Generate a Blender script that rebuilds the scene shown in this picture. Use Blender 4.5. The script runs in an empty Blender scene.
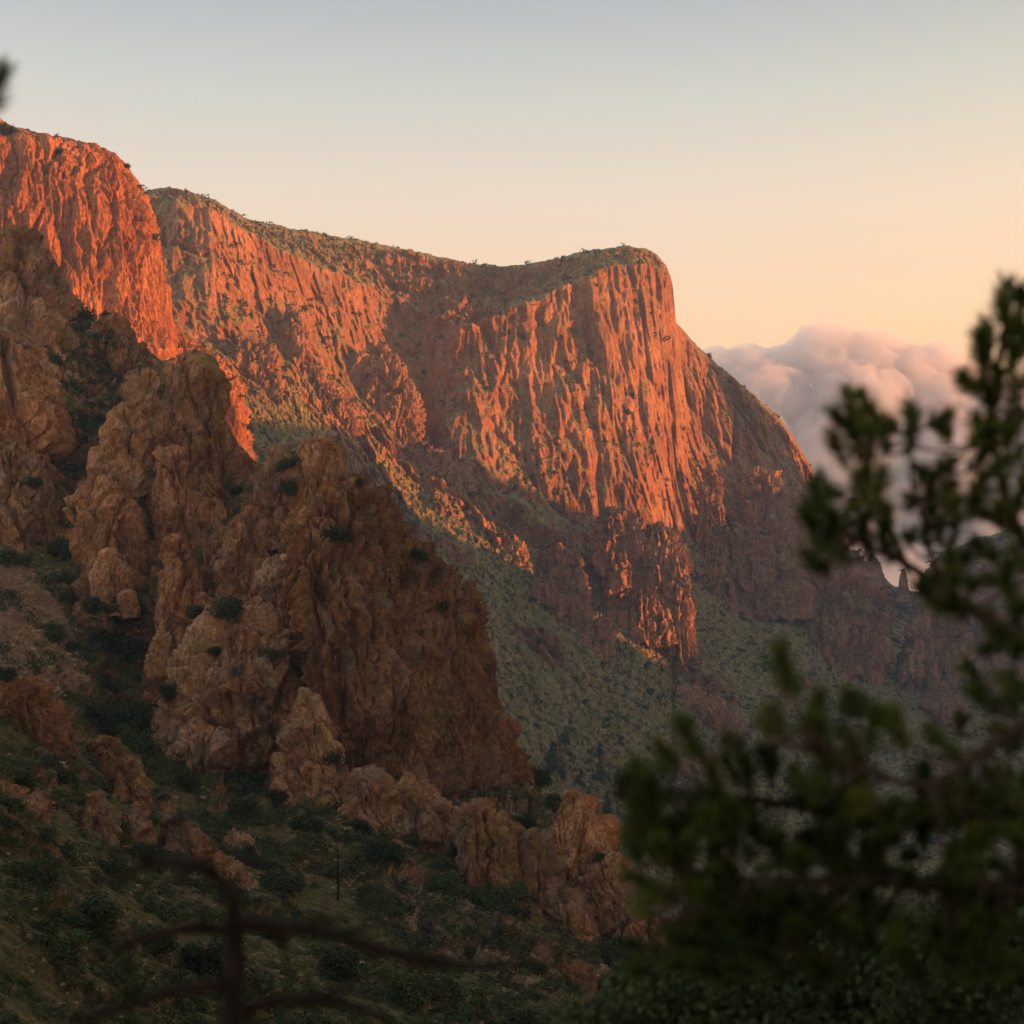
import bpy, math, random
import numpy as np
from mathutils import Vector, Matrix

R = math.radians
SC = bpy.context.scene
COL = SC.collection
F, CX, HY = 1422.2, 512.0, 600.0          # focal length in pixels, image centre, horizon row


def at(px, py, d):
    return ((px - CX) / F * d, d, (HY - py) / F * d)


def tag(o, label=None, cat=None, group=None, kind=None):
    if label: o['label'] = label
    if cat: o['category'] = cat
    if group: o['group'] = group
    if kind: o['kind'] = kind
    return o


def empty(name, loc):
    o = bpy.data.objects.new(name, None)
    o.location = loc
    o.empty_display_size = 0.1
    COL.objects.link(o)
    return o


def mesh_np(name, verts, faces, mat=None, smooth=True, attrs=None):
    """verts (N,3) float, faces (M,3|4) int -> mesh data"""
    verts = np.ascontiguousarray(verts, dtype=np.float32)
    faces = np.ascontiguousarray(faces, dtype=np.int32)
    me = bpy.data.meshes.new(name)
    n, k = faces.shape
    me.vertices.add(len(verts)); me.vertices.foreach_set('co', verts.ravel())
    me.loops.add(n * k); me.loops.foreach_set('vertex_index', faces.ravel())
    me.polygons.add(n)
    me.polygons.foreach_set('loop_start', np.arange(0, n * k, k, dtype=np.int32))
    me.polygons.foreach_set('use_smooth', np.full(n, smooth, dtype=bool))
    me.update(calc_edges=True)
    if attrs:
        for nm, arr in attrs.items():
            a = me.attributes.new(nm, 'FLOAT', 'POINT')
            a.data.foreach_set('value', np.ascontiguousarray(arr, dtype=np.float32))
    if mat: me.materials.append(mat)
    return me


def obj(name, me, parent=None):
    o = bpy.data.objects.new(name, me)
    COL.objects.link(o)
    if parent is not None: o.parent = parent
    return o


# ---------------------------------------------------------------- noise
def hsh(ix, iy, iz, seed):
    h = (ix.astype(np.uint32) * np.uint32(374761393) + iy.astype(np.uint32) * np.uint32(668265263)
         + iz.astype(np.uint32) * np.uint32(2246822519) + np.uint32((seed * 3266489917) & 0xffffffff))
    h = (h ^ (h >> np.uint32(15))) * np.uint32(2246822519)
    h = (h ^ (h >> np.uint32(13))) * np.uint32(3266489917)
    return h ^ (h >> np.uint32(16))


def perlin(x, y, z, seed=0):
    x = x.astype(np.float32); y = y.astype(np.float32); z = z.astype(np.float32)
    fx, fy, fz = np.floor(x), np.floor(y), np.floor(z)
    ix, iy, iz = fx.astype(np.int64), fy.astype(np.int64), fz.astype(np.int64)
    x = x - fx; y = y - fy; z = z - fz
    u = x * x * x * (x * (x * 6 - 15) + 10); v = y * y * y * (y * (y * 6 - 15) + 10); w = z * z * z * (z * (z * 6 - 15) + 10)
    res = 0
    for a in (0, 1):
        wa = u if a else 1 - u
        for b in (0, 1):
            wb = wa * (v if b else 1 - v)
            for c in (0, 1):
                h = hsh(ix + a, iy + b, iz + c, seed)
                gx = (h & np.uint32(1023)).astype(np.float32) / 511.5 - 1
                gy = ((h >> np.uint32(10)) & np.uint32(1023)).astype(np.float32) / 511.5 - 1
                gz = ((h >> np.uint32(20)) & np.uint32(1023)).astype(np.float32) / 511.5 - 1
                res = res + wb * (w if c else 1 - w) * (gx * (x - a) + gy * (y - b) + gz * (z - c))
    return res * 1.3


def fbm(x, y, z, oct=4, seed=0, gain=.5):
    a, s = 1.0, 0
    for o in range(oct):
        s = s + a * perlin(x, y, z, seed + o * 17)
        x = x * 2.03; y = y * 2.03; z = z * 2.03; a *= gain
    return s


def ridged(x, y, z, oct=3, seed=0, gain=.5):
    a, s = 1.0, 0
    for o in range(oct):
        s = s + a * (1 - 2.2 * np.abs(perlin(x, y, z, seed + o * 31)))
        x = x * 2.07; y = y * 2.07; z = z * 2.07; a *= gain
    return s


def worley(x, y, z, seed=0):
    """distance to the nearest and second nearest cell, a random value of the cell and a random tilted plane through it"""
    fx, fy, fz = np.floor(x), np.floor(y), np.floor(z)
    ix, iy, iz = fx.astype(np.int64), fy.astype(np.int64), fz.astype(np.int64)
    x = (x - fx).astype(np.float32); y = (y - fy).astype(np.float32); z = (z - fz).astype(np.float32)
    f1 = np.full(x.shape, 9.0, np.float32); f2 = f1.copy()
    hh = np.zeros(x.shape, np.uint32); ox = np.zeros(x.shape, np.float32); oy = ox.copy(); oz = ox.copy()
    for a in (-1, 0, 1):
        for b in (-1, 0, 1):
            for c in (-1, 0, 1):
                h = hsh(ix + a, iy + b, iz + c, seed)
                dx = a + (h & np.uint32(1023)).astype(np.float32) / 1023 - x
                dy = b + ((h >> np.uint32(10)) & np.uint32(1023)).astype(np.float32) / 1023 - y
                dz = c + ((h >> np.uint32(20)) & np.uint32(1023)).astype(np.float32) / 1023 - z
                d = dx * dx + dy * dy + dz * dz
                near = d < f1
                f2 = np.where(near, f1, np.minimum(f2, d))
                f1 = np.where(near, d, f1)
                hh = np.where(near, h, hh); ox = np.where(near, dx, ox); oy = np.where(near, dy, oy); oz = np.where(near, dz, oz)
    h = hh * np.uint32(2654435761); h ^= h >> np.uint32(15)
    g = h * np.uint32(2246822519); g ^= g >> np.uint32(13)
    cid = (h >> np.uint32(16)).astype(np.float32) / 65535
    fac = (((g & np.uint32(1023)).astype(np.float32) / 511.5 - 1) * ox + (((g >> np.uint32(10)) & np.uint32(1023)).astype(np.float32) / 511.5 - 1) * oy
           + (((g >> np.uint32(20)) & np.uint32(1023)).astype(np.float32) / 511.5 - 1) * oz)
    return np.sqrt(f1), np.sqrt(f2), cid, fac


def sst(a, b, x):
    t = np.clip((x - a) / (b - a), 0, 1)
    return t * t * (3 - 2 * t)


def rock_disp(P, W, seed, vert=2.2, flute=0.0, amp=1.0):
    """outward displacement of a jointed, blocky rock of feature size W at the points P: every block is a
    tilted flat face that stands proud by its own amount and drops into the joint around it"""
    x, y, z = (P[..., i] / W for i in range(3))
    wx = perlin(x * 1.3, y * 1.3, z * 1.3, seed + 1); wy = perlin(x * 1.3, y * 1.3, z * 1.3, seed + 2)
    wz = perlin(x * 1.3, y * 1.3, z * 1.3, seed + 3)
    n1 = perlin(x * 5, y * 5, z * 5, seed + 11); n2 = perlin(x * 5, y * 5, z * 5, seed + 12)
    x = x + .09 * wx + .012 * n1; y = y + .09 * wy; z = z + .10 * wz + .012 * n2
    D = .07 * fbm(x * 1.1, y * 1.1, z * .8, 3, seed + 4)
    for fq, ac, af, ak, wd, sd in ((1.35, .14, .34, .17, .15, 5), (3.4, .07, .16, .065, .17, 6), (9.0, .024, .055, .022, .22, 10)):
        f1, f2, c, fa = worley(x * fq, y * fq, z * fq / (vert if fq < 5 else vert * .7), seed + sd)
        s = np.clip((f2 - f1) / wd, 0, 1)
        D += s * (ac * (c - .5) + af / fq * 1.35 * fa) - ak * (1 - s)
    # long steep fissures
    g1 = np.abs(perlin(x * 1.5 + .2 * n1, y * 1.5, z * .32, seed + 21)); g2 = np.abs(perlin(x * 3.6, y * 3.6 + .2 * n2, z * .9, seed + 22))
    D -= .15 * (1 - np.clip(g1 / .07, 0, 1)) + .05 * (1 - np.clip(g2 / .07, 0, 1))
    D += .013 * ridged(x * 13, y * 13, z * 8, 3, seed + 7)
    if flute:
        D += flute * .13 * ridged(x * 2.6 + .05 * wz, y * 2.6, z * .14, 3, seed + 9)
    return D * W * amp


def grid_faces(nr, nc, wrap=False):
    r = np.arange(nr - 1)[:, None]; c = np.arange(nc if wrap else nc - 1)[None, :]
    c2 = (c + 1) % nc
    return np.stack([r * nc + c, (r + 1) * nc + c, (r + 1) * nc + c2, r * nc + c2], -1).reshape(-1, 4)


def grid_normals(P):
    """normals of an (nr, nc, 3) grid; rows go down, columns to the right as seen from the camera"""
    du = np.gradient(P, axis=1); dv = np.gradient(P, axis=0)
    n = np.cross(dv, du)
    return n / (np.linalg.norm(n, axis=-1, keepdims=True) + 1e-9)


def curve(pts, x):
    p = np.array(pts, float)
    return np.interp(x, p[:, 0], p[:, 1])


def smooth1(v, k):
    if k < 1: return v
    w = np.hanning(2 * k + 3)[1:-1]; w /= w.sum()
    return np.convolve(np.pad(v, (k, k), mode='edge'), w, 'valid')


# ---------------------------------------------------------------- materials
class NT:
    def __init__(s, name):
        s.m = bpy.data.materials.new(name); s.m.use_nodes = True
        s.t = s.m.node_tree; s.n = s.t.nodes; s.l = s.t.links
        s.n.clear()
        s.out = s.n.new('ShaderNodeOutputMaterial')

    def new(s, typ, **kw):
        n = s.n.new(typ)
        for k, v in kw.items():
            if k.startswith('i_'): n.inputs[k[2:].replace('_', ' ')].default_value = v
            else: setattr(n, k, v)
        return n

    def link(s, a, b): s.l.new(a, b)

    def coord(s, scale=(1, 1, 1)):
        tc = s.new('ShaderNodeTexCoord'); mp = s.new('ShaderNodeMapping')
        s.link(tc.outputs['Object'], mp.inputs[0]); mp.inputs['Scale'].default_value = scale
        return mp.outputs[0]

    def noise(s, vec, scale, detail=4, rough=.55, dist=0.0):
        n = s.new('ShaderNodeTexNoise'); s.link(vec, n.inputs['Vector'])
        n.inputs['Scale'].default_value = scale; n.inputs['Detail'].default_value = detail
        n.inputs['Roughness'].default_value = rough; n.inputs['Distortion'].default_value = dist
        return n.outputs['Fac']

    def voro(s, vec, scale, feature='F1', rnd=1.0):
        n = s.new('ShaderNodeTexVoronoi', feature=feature); s.link(vec, n.inputs['Vector'])
        n.inputs['Scale'].default_value = scale; n.inputs['Randomness'].default_value = rnd
        return n

    def ramp(s, fac, stops, interp='LINEAR'):
        n = s.new('ShaderNodeValToRGB'); s.link(fac, n.inputs[0]); cr = n.color_ramp; cr.interpolation = interp
        while len(cr.elements) < len(stops): cr.elements.new(.5)
        for e, (p, c) in zip(cr.elements, stops):
            e.position = p; e.color = (c if len(c) == 4 else (*c, 1)) if not isinstance(c, (int, float)) else (c, c, c, 1)
        return n.outputs[0]

    def mix(s, fac, a, b, mode='MIX'):
        n = s.new('ShaderNodeMix', data_type='RGBA', blend_type=mode)
        for sock, v in ((n.inputs[0], fac), (n.inputs[6], a), (n.inputs[7], b)):
            if isinstance(v, (int, float)): sock.default_value = v
            elif isinstance(v, tuple): sock.default_value = (*v, 1)
            else: s.link(v, sock)
        return n.outputs[2]

    def math(s, op, a, b=0.0, clamp=False):
        n = s.new('ShaderNodeMath', operation=op, use_clamp=clamp)
        for sock, v in ((n.inputs[0], a), (n.inputs[1], b)):
            if isinstance(v, (int, float)): sock.default_value = v
            else: s.link(v, sock)
        return n.outputs[0]

    def bump(s, h, dist, strength=1.0, normal=None):
        n = s.new('ShaderNodeBump'); s.link(h, n.inputs['Height'])
        n.inputs['Distance'].default_value = dist; n.inputs['Strength'].default_value = strength
        if normal: s.link(normal, n.inputs['Normal'])
        return n.outputs[0]

    def bsdf(s, col, rough=.9, normal=None, spec=.15):
        b = s.new('ShaderNodeBsdfPrincipled')
        if isinstance(col, tuple): b.inputs['Base Color'].default_value = (*col, 1)
        else: s.link(col, b.inputs['Base Color'])
        b.inputs['Roughness'].default_value = rough
        b.inputs['Specular IOR Level'].default_value = spec
        if normal: s.link(normal, b.inputs['Normal'])
        s.link(b.outputs[0], s.out.inputs['Surface'])
        return b


def rock_mat(name, s, lo, mid, hi, lichen=0.0, stain=.5, veg=0.0, vegcol=((.035, .045, .018), (.10, .10, .045)),
             vz=(.45, .75), soil=(.17, .12, .08), bump=1.0, vary=0.0, vn_amp=.9, talus=False, grey=0.0):
    """s = size in metres of the smaller joints"""
    t = NT(name)
    v = t.coord(); vs = t.coord((1, 1, .22)); vj = t.coord((1, 1, .45))
    big = t.noise(v, .07 / s, 5, .6, .6)
    med = t.noise(v, .9 / s, 6, .65, .3)
    k = t.math('ADD', t.math('MULTIPLY', big, .6), t.math('MULTIPLY', med, .4))
    col = t.ramp(k, [(.33, lo), (.5, mid), (.68, hi)])
    # speckle of pale and dark crystals and broken faces
    fine = t.noise(v, 3.2 / s, 5, .7)
    col = t.mix(.5, col, t.ramp(fine, [(.32, .22), (.5, 1.0), (.66, 1.8)]), 'MULTIPLY')
    chip = t.noise(vj, 1.5 / s, 3, .6, .4)
    col = t.mix(.45, col, t.ramp(chip, [(.36, .30), (.46, 1.0), (.60, 1.15), (.68, 1.7)]), 'MULTIPLY')
    # mineral stain running down the faces
    st = t.noise(vs, .42 / s, 5, .6, 1.2)
    col = t.mix(t.math('MULTIPLY', t.ramp(st, [(.54, 0.0), (.68, 1.0)]), stain), col, (.075, .045, .035))
    if grey:  # weathered grey faces
        gn = t.noise(vj, .16 / s, 4, .6, .7)
        col = t.mix(t.math('MULTIPLY', t.ramp(gn, [(.52, 0.0), (.62, 1.0)]), grey), col, t.ramp(med, [(.3, (.11, .08, .06)), (.7, (.40, .31, .24))]))
    if vary:  # own tone per object; the great wall's includes painted shade
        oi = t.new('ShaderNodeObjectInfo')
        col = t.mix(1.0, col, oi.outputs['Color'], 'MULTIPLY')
    if lichen:
        ln = t.noise(v, .11 / s, 4, .6, .8); lf = t.noise(v, 2.1 / s, 4, .7)
        m = t.math('MULTIPLY', t.ramp(ln, [(.57, 0.0), (.66, 1.0)]), t.ramp(lf, [(.42, 0.0), (.56, 1.0)]))
        col = t.mix(t.math('MULTIPLY', m, lichen), col, (.23, .19, .03))
    if veg:
        g = t.new('ShaderNodeNewGeometry'); sp = t.new('ShaderNodeSeparateXYZ'); t.link(g.outputs['Normal'], sp.inputs[0])
        vn = t.noise(v, .25 / s, 6, .65)
        z = t.math('ADD', sp.outputs[2], t.math('MULTIPLY', t.math('SUBTRACT', vn, .5), vn_amp))
        m = t.ramp(z, [(vz[0], 0.0), (vz[1], 1.0)])
        if talus:
            ta = t.new('ShaderNodeAttribute', attribute_name='talus')
            m = t.math('MAXIMUM', m, t.ramp(t.math('ADD', ta.outputs['Fac'], t.math('MULTIPLY', t.math('SUBTRACT', vn, .5), 1.5)), [(.45, 0.0), (.85, 1.0)]))
        vc = t.noise(v, 1.1 / s, 5, .7)
        vcol = t.ramp(vc, [(.36, vegcol[0]), (.52, vegcol[1]), (.66, soil)])
        col = t.mix(t.math('MULTIPLY', m, veg), col, vcol)
    e = t.voro(vj, .5 / s, 'DISTANCE_TO_EDGE').outputs['Distance']
    e2 = t.voro(vj, 1.6 / s, 'F1').outputs['Distance']
    h = t.math('ADD', t.math('MULTIPLY', med, 1.0), t.math('MULTIPLY', t.math('MINIMUM', e, .12), 1.6))
    h = t.math('ADD', h, t.math('MULTIPLY', e2, .25))
    h = t.math('ADD', h, t.math('MULTIPLY', fine, .3))
    t.bsdf(col, .92, t.bump(h, s * .75 * bump, 1.0), .12)
    return t.m
# ---------------------------------------------------------------- terrain materials
M = {}
M['near_rock'] = rock_mat('near_rock', 1.6, (.09, .038, .018), (.33, .160, .080), (.58, .36, .22), lichen=.7, stain=.8, vary=.5, grey=.6)
M['near_hill'] = rock_mat('near_hill', 1.6, (.11, .055, .03), (.28, .145, .08), (.46, .29, .18), lichen=.3, stain=.5,
                          veg=.9, vegcol=((.018, .026, .008), (.085, .088, .028)), vz=(.12, .5), soil=(.19, .12, .07))
M['far_rock'] = rock_mat('far_rock', 6.0, (.105, .048, .030), (.31, .145, .086), (.48, .27, .175), stain=.7, grey=.35,
                         veg=.95, vegcol=((.055, .062, .026), (.26, .235, .11)), vz=(.42, .66), soil=(.42, .29, .175), vn_amp=.6, talus=True)
M['dome_rock'] = rock_mat('dome_rock', 4.0, (.15, .054, .027), (.38, .155, .075), (.56, .28, .15), stain=.6,
                          veg=.9, vegcol=((.03, .042, .02), (.09, .095, .045)), vz=(.55, .8))
M['spire_rock'] = rock_mat('spire_rock', 5.0, (.12, .058, .038), (.33, .175, .115), (.50, .31, .215), stain=.55,
                           veg=.8, vegcol=((.03, .042, .02), (.09, .095, .045)), vz=(.5, .8))

M['scree'] = rock_mat('scree', .55, (.10, .055, .034), (.21, .125, .078), (.36, .24, .165), stain=.25)

# ---------------------------------------------------------------- far massif: profile curves over the columns
FX = np.arange(-140, 1261, 1.0)
Y_TOP = curve([(-140, 200), (140, 192), (150, 189), (170, 187), (195, 193), (215, 200), (232, 210), (245, 218), (270, 224), (300, 230),
               (350, 238), (400, 248), (440, 257), (470, 263), (495, 266), (520, 265), (545, 261), (570, 255), (600, 249), (630, 246),
               (645, 248), (658, 256), (667, 267), (672, 282), (676, 322), (690, 338), (705, 352), (720, 366), (735, 378), (750, 391),
               (765, 404), (780, 418), (792, 434), (800, 448), (812, 468), (818, 490), (826, 512), (838, 532), (850, 550), (865, 562),
               (880, 573), (892, 584), (905, 590), (920, 592), (950, 618), (1024, 635), (1260, 650)], FX)
Y_TOP = Y_TOP + 1.6 * fbm(FX / 14, FX * 0 + .5, FX * 0, 4, 5) + .9 * perlin(FX / 3.1, FX * 0 + .5, FX * 0, 9)
D_TOP = smooth1(curve([(-140, 2000), (145, 1930), (200, 1960), (260, 2120), (350, 2250), (450, 2330), (520, 2330), (600, 2200), (640, 2180),
                       (668, 2210), (690, 2330), (760, 2440), (815, 2500), (850, 2600), (900, 2700), (1260, 2900)], FX), 6)
Y_RIM = curve([(-140, 230), (145, 212), (180, 206), (215, 214), (250, 236), (280, 252), (330, 272), (400, 300), (440, 318), (475, 322),
               (520, 306), (550, 292), (580, 278), (620, 266), (645, 264), (660, 273), (667, 284), (672, 298), (677, 330), (690, 344)], FX)
Y_RIM = np.maximum(np.where(FX > 690, Y_TOP + 5, Y_RIM), Y_TOP + 4)
Y_RIM = Y_RIM + np.where((FX > 240) & (FX < 640), 5 * fbm(FX / 22, FX * 0, FX * 0, 3, 77), 0)
D_RIM = smooth1(curve([(-140, 1750), (145, 1720), (180, 1700), (215, 1700), (245, 1740), (290, 1810), (330, 1890), (370, 1975), (405, 2015),
                       (425, 1995), (440, 1945), (470, 1925), (520, 1960), (560, 1985), (600, 2020), (640, 2080), (665, 2140),
                       (690, 2290), (760, 2400), (815, 2465), (850, 2560), (900, 2660), (1260, 2860)], FX), 5)
Y_FOOT = smooth1(curve([(-140, 340), (165, 325), (200, 335), (240, 350), (290, 362), (330, 375), (380, 395), (420, 430), (450, 455),
                        (470, 472), (500, 492), (550, 515), (600, 526), (650, 545), (700, 585), (750, 605), (800, 590), (840, 640),
                        (880, 640), (920, 650), (1024, 700), (1260, 720)], FX), 10)
D_FOOT = smooth1(curve([(-140, 1550), (165, 1560), (200, 1590), (240, 1620), (290, 1690), (330, 1760), (380, 1880), (405, 1930), (425, 1910),
                        (440, 1850), (470, 1820), (520, 1835), (560, 1850), (600, 1880), (650, 1925), (700, 1990), (750, 2090),
                        (800, 2200), (860, 2300), (900, 2350), (1024, 2450), (1260, 2500)], FX), 6)
T_SLOPE = smooth1(curve([(-140, .52), (300, .52), (420, .5), (560, .47), (650, .42), (720, .36), (800, .30), (900, .2), (1024, .12), (1260, .12)], FX), 30)

D_SM = smooth1(D_FOOT, 90); Z_SM = smooth1((HY - Y_FOOT) / F * D_FOOT, 90)


def far_depth(px, py):
    i = lambda a: np.interp(px, FX, a)
    yt, dt, yr, dr, yf, df, t = i(Y_TOP), i(D_TOP), i(Y_RIM), i(D_RIM), i(Y_FOOT), i(D_FOOT), i(T_SLOPE)
    a = np.clip((py - yt) / (yr - yt), 0, 1); b = np.clip((py - yr) / (yf - yr), 0, 1)
    up = dt + (dr - dt) * a ** .6
    cl = dr + (df - dr) * b ** 1.25
    zf = (HY - yf) / F * df
    pc = np.maximum(py, yf)
    sl = (t * df - zf) / np.maximum(t - (HY - pc) / F, .03)
    zs = i(Z_SM)
    s2 = (t * i(D_SM) - zs) / np.maximum(t - (HY - pc) / F, .03)
    w = sst(0, 110, py - yf)
    sl = sl * (1 - w) + s2 * w
    return np.where(py < yr, up, np.where(py < yf, cl, sl)), a, b


def build_far():
    nc, nr, nb = 1500, 700, 16
    px = np.linspace(-140, 1258, nc)
    yt = np.interp(px, FX, Y_TOP)
    v = np.linspace(0, 1, nr) ** 1.25
    PY = yt[None, :] + (1200 - yt)[None, :] * v[:, None]
    PX = np.broadcast_to(px[None, :], PY.shape)
    d, a, b = far_depth(PX, PY)
    P = np.stack([(PX - CX) / F * d, d, (HY - PY) / F * d], -1)
    X, Y, Z = P[..., 0], P[..., 1], P[..., 2]
    yr, yf = np.interp(px, FX, Y_RIM)[None, :], np.interp(px, FX, Y_FOOT)[None, :]
    cliff = sst(-14, 8, PY - yr) * (1 - sst(-25, 30, PY - yf + 12 * perlin(X / 60, Y / 60, Z / 60, 3)))
    flank = sst(670, 720, PX)
    wx = 12 * perlin(X / 120, Y / 120, Z / 260, 21) + 2.5 * perlin(X / 28, Y / 28, Z / 60, 22)
    D = np.zeros_like(X)
    for s, am, vs, sd in ((125, .20, 6, 31), (52, .24, 9, 32), (25, .30, 14, 33), (12, .46, 14, 34), (6, .50, 9, 35)):
        D += am * s * (ridged((X + wx) / s, Y / s * .7, Z / (s * vs) + .12 * perlin(X / s, Y / s, Z / (3 * s), sd + 50), 1, sd) - .45)
    D *= 1 - .35 * flank
    L = rock_disp(P, 120.0, 41, vert=2.6, amp=1.1)
    # talus: gullies, benches and rubble; rocky outcrops where the mask is high
    out = sst(.05, .35, fbm(X / 150, Y / 150, Z / 110, 3, 61) - .16 + .5 * sst(110, 0, PY - yf) * sst(380, 520, PX) * (1 - sst(640, 700, PX)) + .42 * sst(545, 470, PX) * sst(590, 540, PY))
    tal = 7 * fbm(X / 120, Y / 120, Z / 120, 4, 62) + 2.2 * fbm(X / 16, Y / 16, Z / 16, 3, 63) + 1.2 * rock_disp(P, 16.0, 66, vert=1.2)
    brow = sst(4, -10, PY - yr) * sst(0, 10, PY - yt)
    D = cliff * (D + (.30 + .35 * flank) * L + flank * .5 * rock_disp(P, 30.0, 48, vert=2.5)) + (1 - cliff) * (brow * (.5 * rock_disp(P, 55.0, 43, vert=1.3) + .5 * rock_disp(P, 22.0, 44, vert=1.3)) + tal + out * (.45 * L + 9 * ridged((X + wx) / 18, Y / 18, Z / 60, 2, 64)))
    edge = sst(0, 9, PY - yt)
    P[..., 1] -= D * (.15 + .85 * edge)
    P[..., 2] += (1 - cliff) * .5 * D * edge
    # back side of the ridge
    k = np.linspace(0, 1, nb + 1)[1:][::-1]
    top = P[0]
    B = np.stack([np.broadcast_to(top[None, :, 0], (nb, nc)), top[None, :, 1] + 1100 * k[:, None],
                  top[None, :, 2] - 40 * k[:, None] - (top[None, :, 2] + 420) * np.clip(k[:, None] - .1, 0, 1) ** 1.3], -1)
    P = np.concatenate([B, P], 0)
    tal_a = np.concatenate([np.ones((nb, nc)), (1 - cliff) * (1 - .9 * out) * (1 - .75 * brow)], 0)
    me = mesh_np('mountain', P.reshape(-1, 3), grid_faces(P.shape[0], nc), M['far_rock'], attrs={'talus': tal_a.ravel()})
    return tag(obj('mountain', me), 'long red cliffed mountain with brushy talus slope across the valley', kind='structure')


# ---------------------------------------------------------------- near hillside: depth from a smooth thin-plate fit of anchors
ANCH = np.array([(-150, 232, 590), (0, 240, 560), (0, 330, 500), (60, 300, 520), (0, 450, 430), (0, 560, 360), (40, 640, 310), (80, 560, 370), (80, 700, 285), (0, 700, 205),
                 (0, 800, 125), (0, 900, 78), (0, 1024, 50), (-150, 1024, 45), (-150, 700, 180), (-150, 450, 420), (130, 340, 490), (180, 380, 440), (150, 500, 400), (150, 600, 350),
                 (120, 720, 292), (200, 770, 280), (120, 850, 150), (100, 1024, 62), (250, 470, 400), (330, 470, 375), (250, 600, 345), (250, 700, 318),
                 (330, 800, 265), (300, 900, 170), (300, 1024, 90), (400, 560, 355), (480, 640, 340), (400, 700, 330), (500, 760, 318), (450, 850, 264),
                 (450, 950, 180), (480, 1024, 125), (560, 800, 305), (610, 860, 290), (640, 910, 275), (680, 960, 255), (600, 950, 238), (620, 1024, 170),
                 (720, 1024, 220), (0, 1160, 36), (300, 1160, 60), (500, 1160, 85), (720, 1160, 150), (780, 1100, 205)], float)


def _tps(r2): return r2 * np.log(r2 + 1e-9) * .5


_s = 300.0
_A = ANCH[:, :2] / _s
_K = _tps(((_A[:, None] - _A[None]) ** 2).sum(-1)) + np.eye(len(_A)) * .004
_Q = np.c_[np.ones(len(_A)), _A]
_W = np.linalg.solve(np.block([[_K, _Q], [_Q.T, np.zeros((3, 3))]]), np.r_[np.log(ANCH[:, 2]), 0, 0, 0])


def near_depth(px, py):
    px = np.asarray(px, float) / _s; py = np.asarray(py, float) / _s
    r = _W[-3] + _W[-2] * px + _W[-1] * py
    for (ax, ay), w in zip(_A, _W[:-3]):
        r = r + w * _tps((px - ax) ** 2 + (py - ay) ** 2)
    return np.exp(r)


NY = [(-150, 234), (0, 238), (30, 246), (60, 285), (85, 312), (110, 332), (150, 352), (180, 374), (215, 402), (240, 452), (262, 464), (300, 462),
      (340, 474), (365, 512), (410, 562), (440, 592), (470, 645), (485, 688), (500, 735), (520, 778), (550, 804), (580, 832), (610, 872),
      (640, 918), (665, 948), (690, 986), (720, 1032), (780, 1110)]


HILL = {}


def build_near():
    nc, nr, nb = 1100, 900, 10
    px = np.linspace(-150, 775, nc)
    yt = curve(NY, px) + 1.5 * fbm(px / 9, px * 0, px * 0, 3, 3)
    v = np.linspace(0, 1, nr)
    PY = yt[None, :] + (1165 - yt)[None, :] * v[:, None]
    PX = np.broadcast_to(px[None, :], PY.shape)
    d = near_depth(PX[::6, ::6], PY[::6, ::6])
    d = d * (1 + .045 * (1 - sst(780, 900, PY[::6, ::6])))
    # bilinear refine of the coarse fit
    ri = np.linspace(0, d.shape[0] - 1, nr); ci = np.linspace(0, d.shape[1] - 1, nc)
    r0 = np.clip(ri.astype(int), 0, d.shape[0] - 2); c0 = np.clip(ci.astype(int), 0, d.shape[1] - 2)
    fr = (ri - r0)[:, None]; fc = (ci - c0)[None, :]
    d = (d[r0][:, c0] * (1 - fr) * (1 - fc) + d[r0 + 1][:, c0] * fr * (1 - fc) + d[r0][:, c0 + 1] * (1 - fr) * fc + d[r0 + 1][:, c0 + 1] * fr * fc)
    P = np.stack([(PX - CX) / F * d, d, (HY - PY) / F * d], -1)
    N = grid_normals(P)
    X, Y, Z = P[..., 0], P[..., 1], P[..., 2]
    rocky = sst(-.15, .25, fbm(X / 26, Y / 26, Z / 26, 3, 91) + .25 * (1 - sst(620, 800, PY)) - .05)
    scree = sst(70, 30, np.hypot((PX - 35) * .9, (PY - 640) * .6))
    rocky *= 1 - scree
    D = 1.3 * fbm(X / 14, Y / 14, Z / 14, 4, 92) + .35 * fbm(X / 2.2, Y / 2.2, Z / 2.2, 3, 93) + rocky * (rock_disp(P, 17.0, 94, vert=1.6, amp=.9))
    D = D * (.1 + .9 * sst(0, 12, PY - yt)) * np.clip(d / 220, .18, 1.0)
    P = P + N * D[..., None]
    k = np.linspace(0, 1, nb + 1)[1:][::-1]
    top = P[0]
    B = np.stack([np.broadcast_to(top[None, :, 0], (nb, nc)) + 60 * k[:, None], top[None, :, 1] + 160 * k[:, None],
                  top[None, :, 2] - 230 * k[:, None] ** 1.2], -1)
    P = np.concatenate([B, P], 0)
    me = mesh_np('near_hillside', P.reshape(-1, 3), grid_faces(P.shape[0], nc), M['near_hill'])
    HILL.update(P=P[nb:], N=N, PX=PX, PY=PY)
    return tag(obj('near_hillside', me), 'shaded rocky hillside with grass and rubble below the crags', kind='structure')


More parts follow.
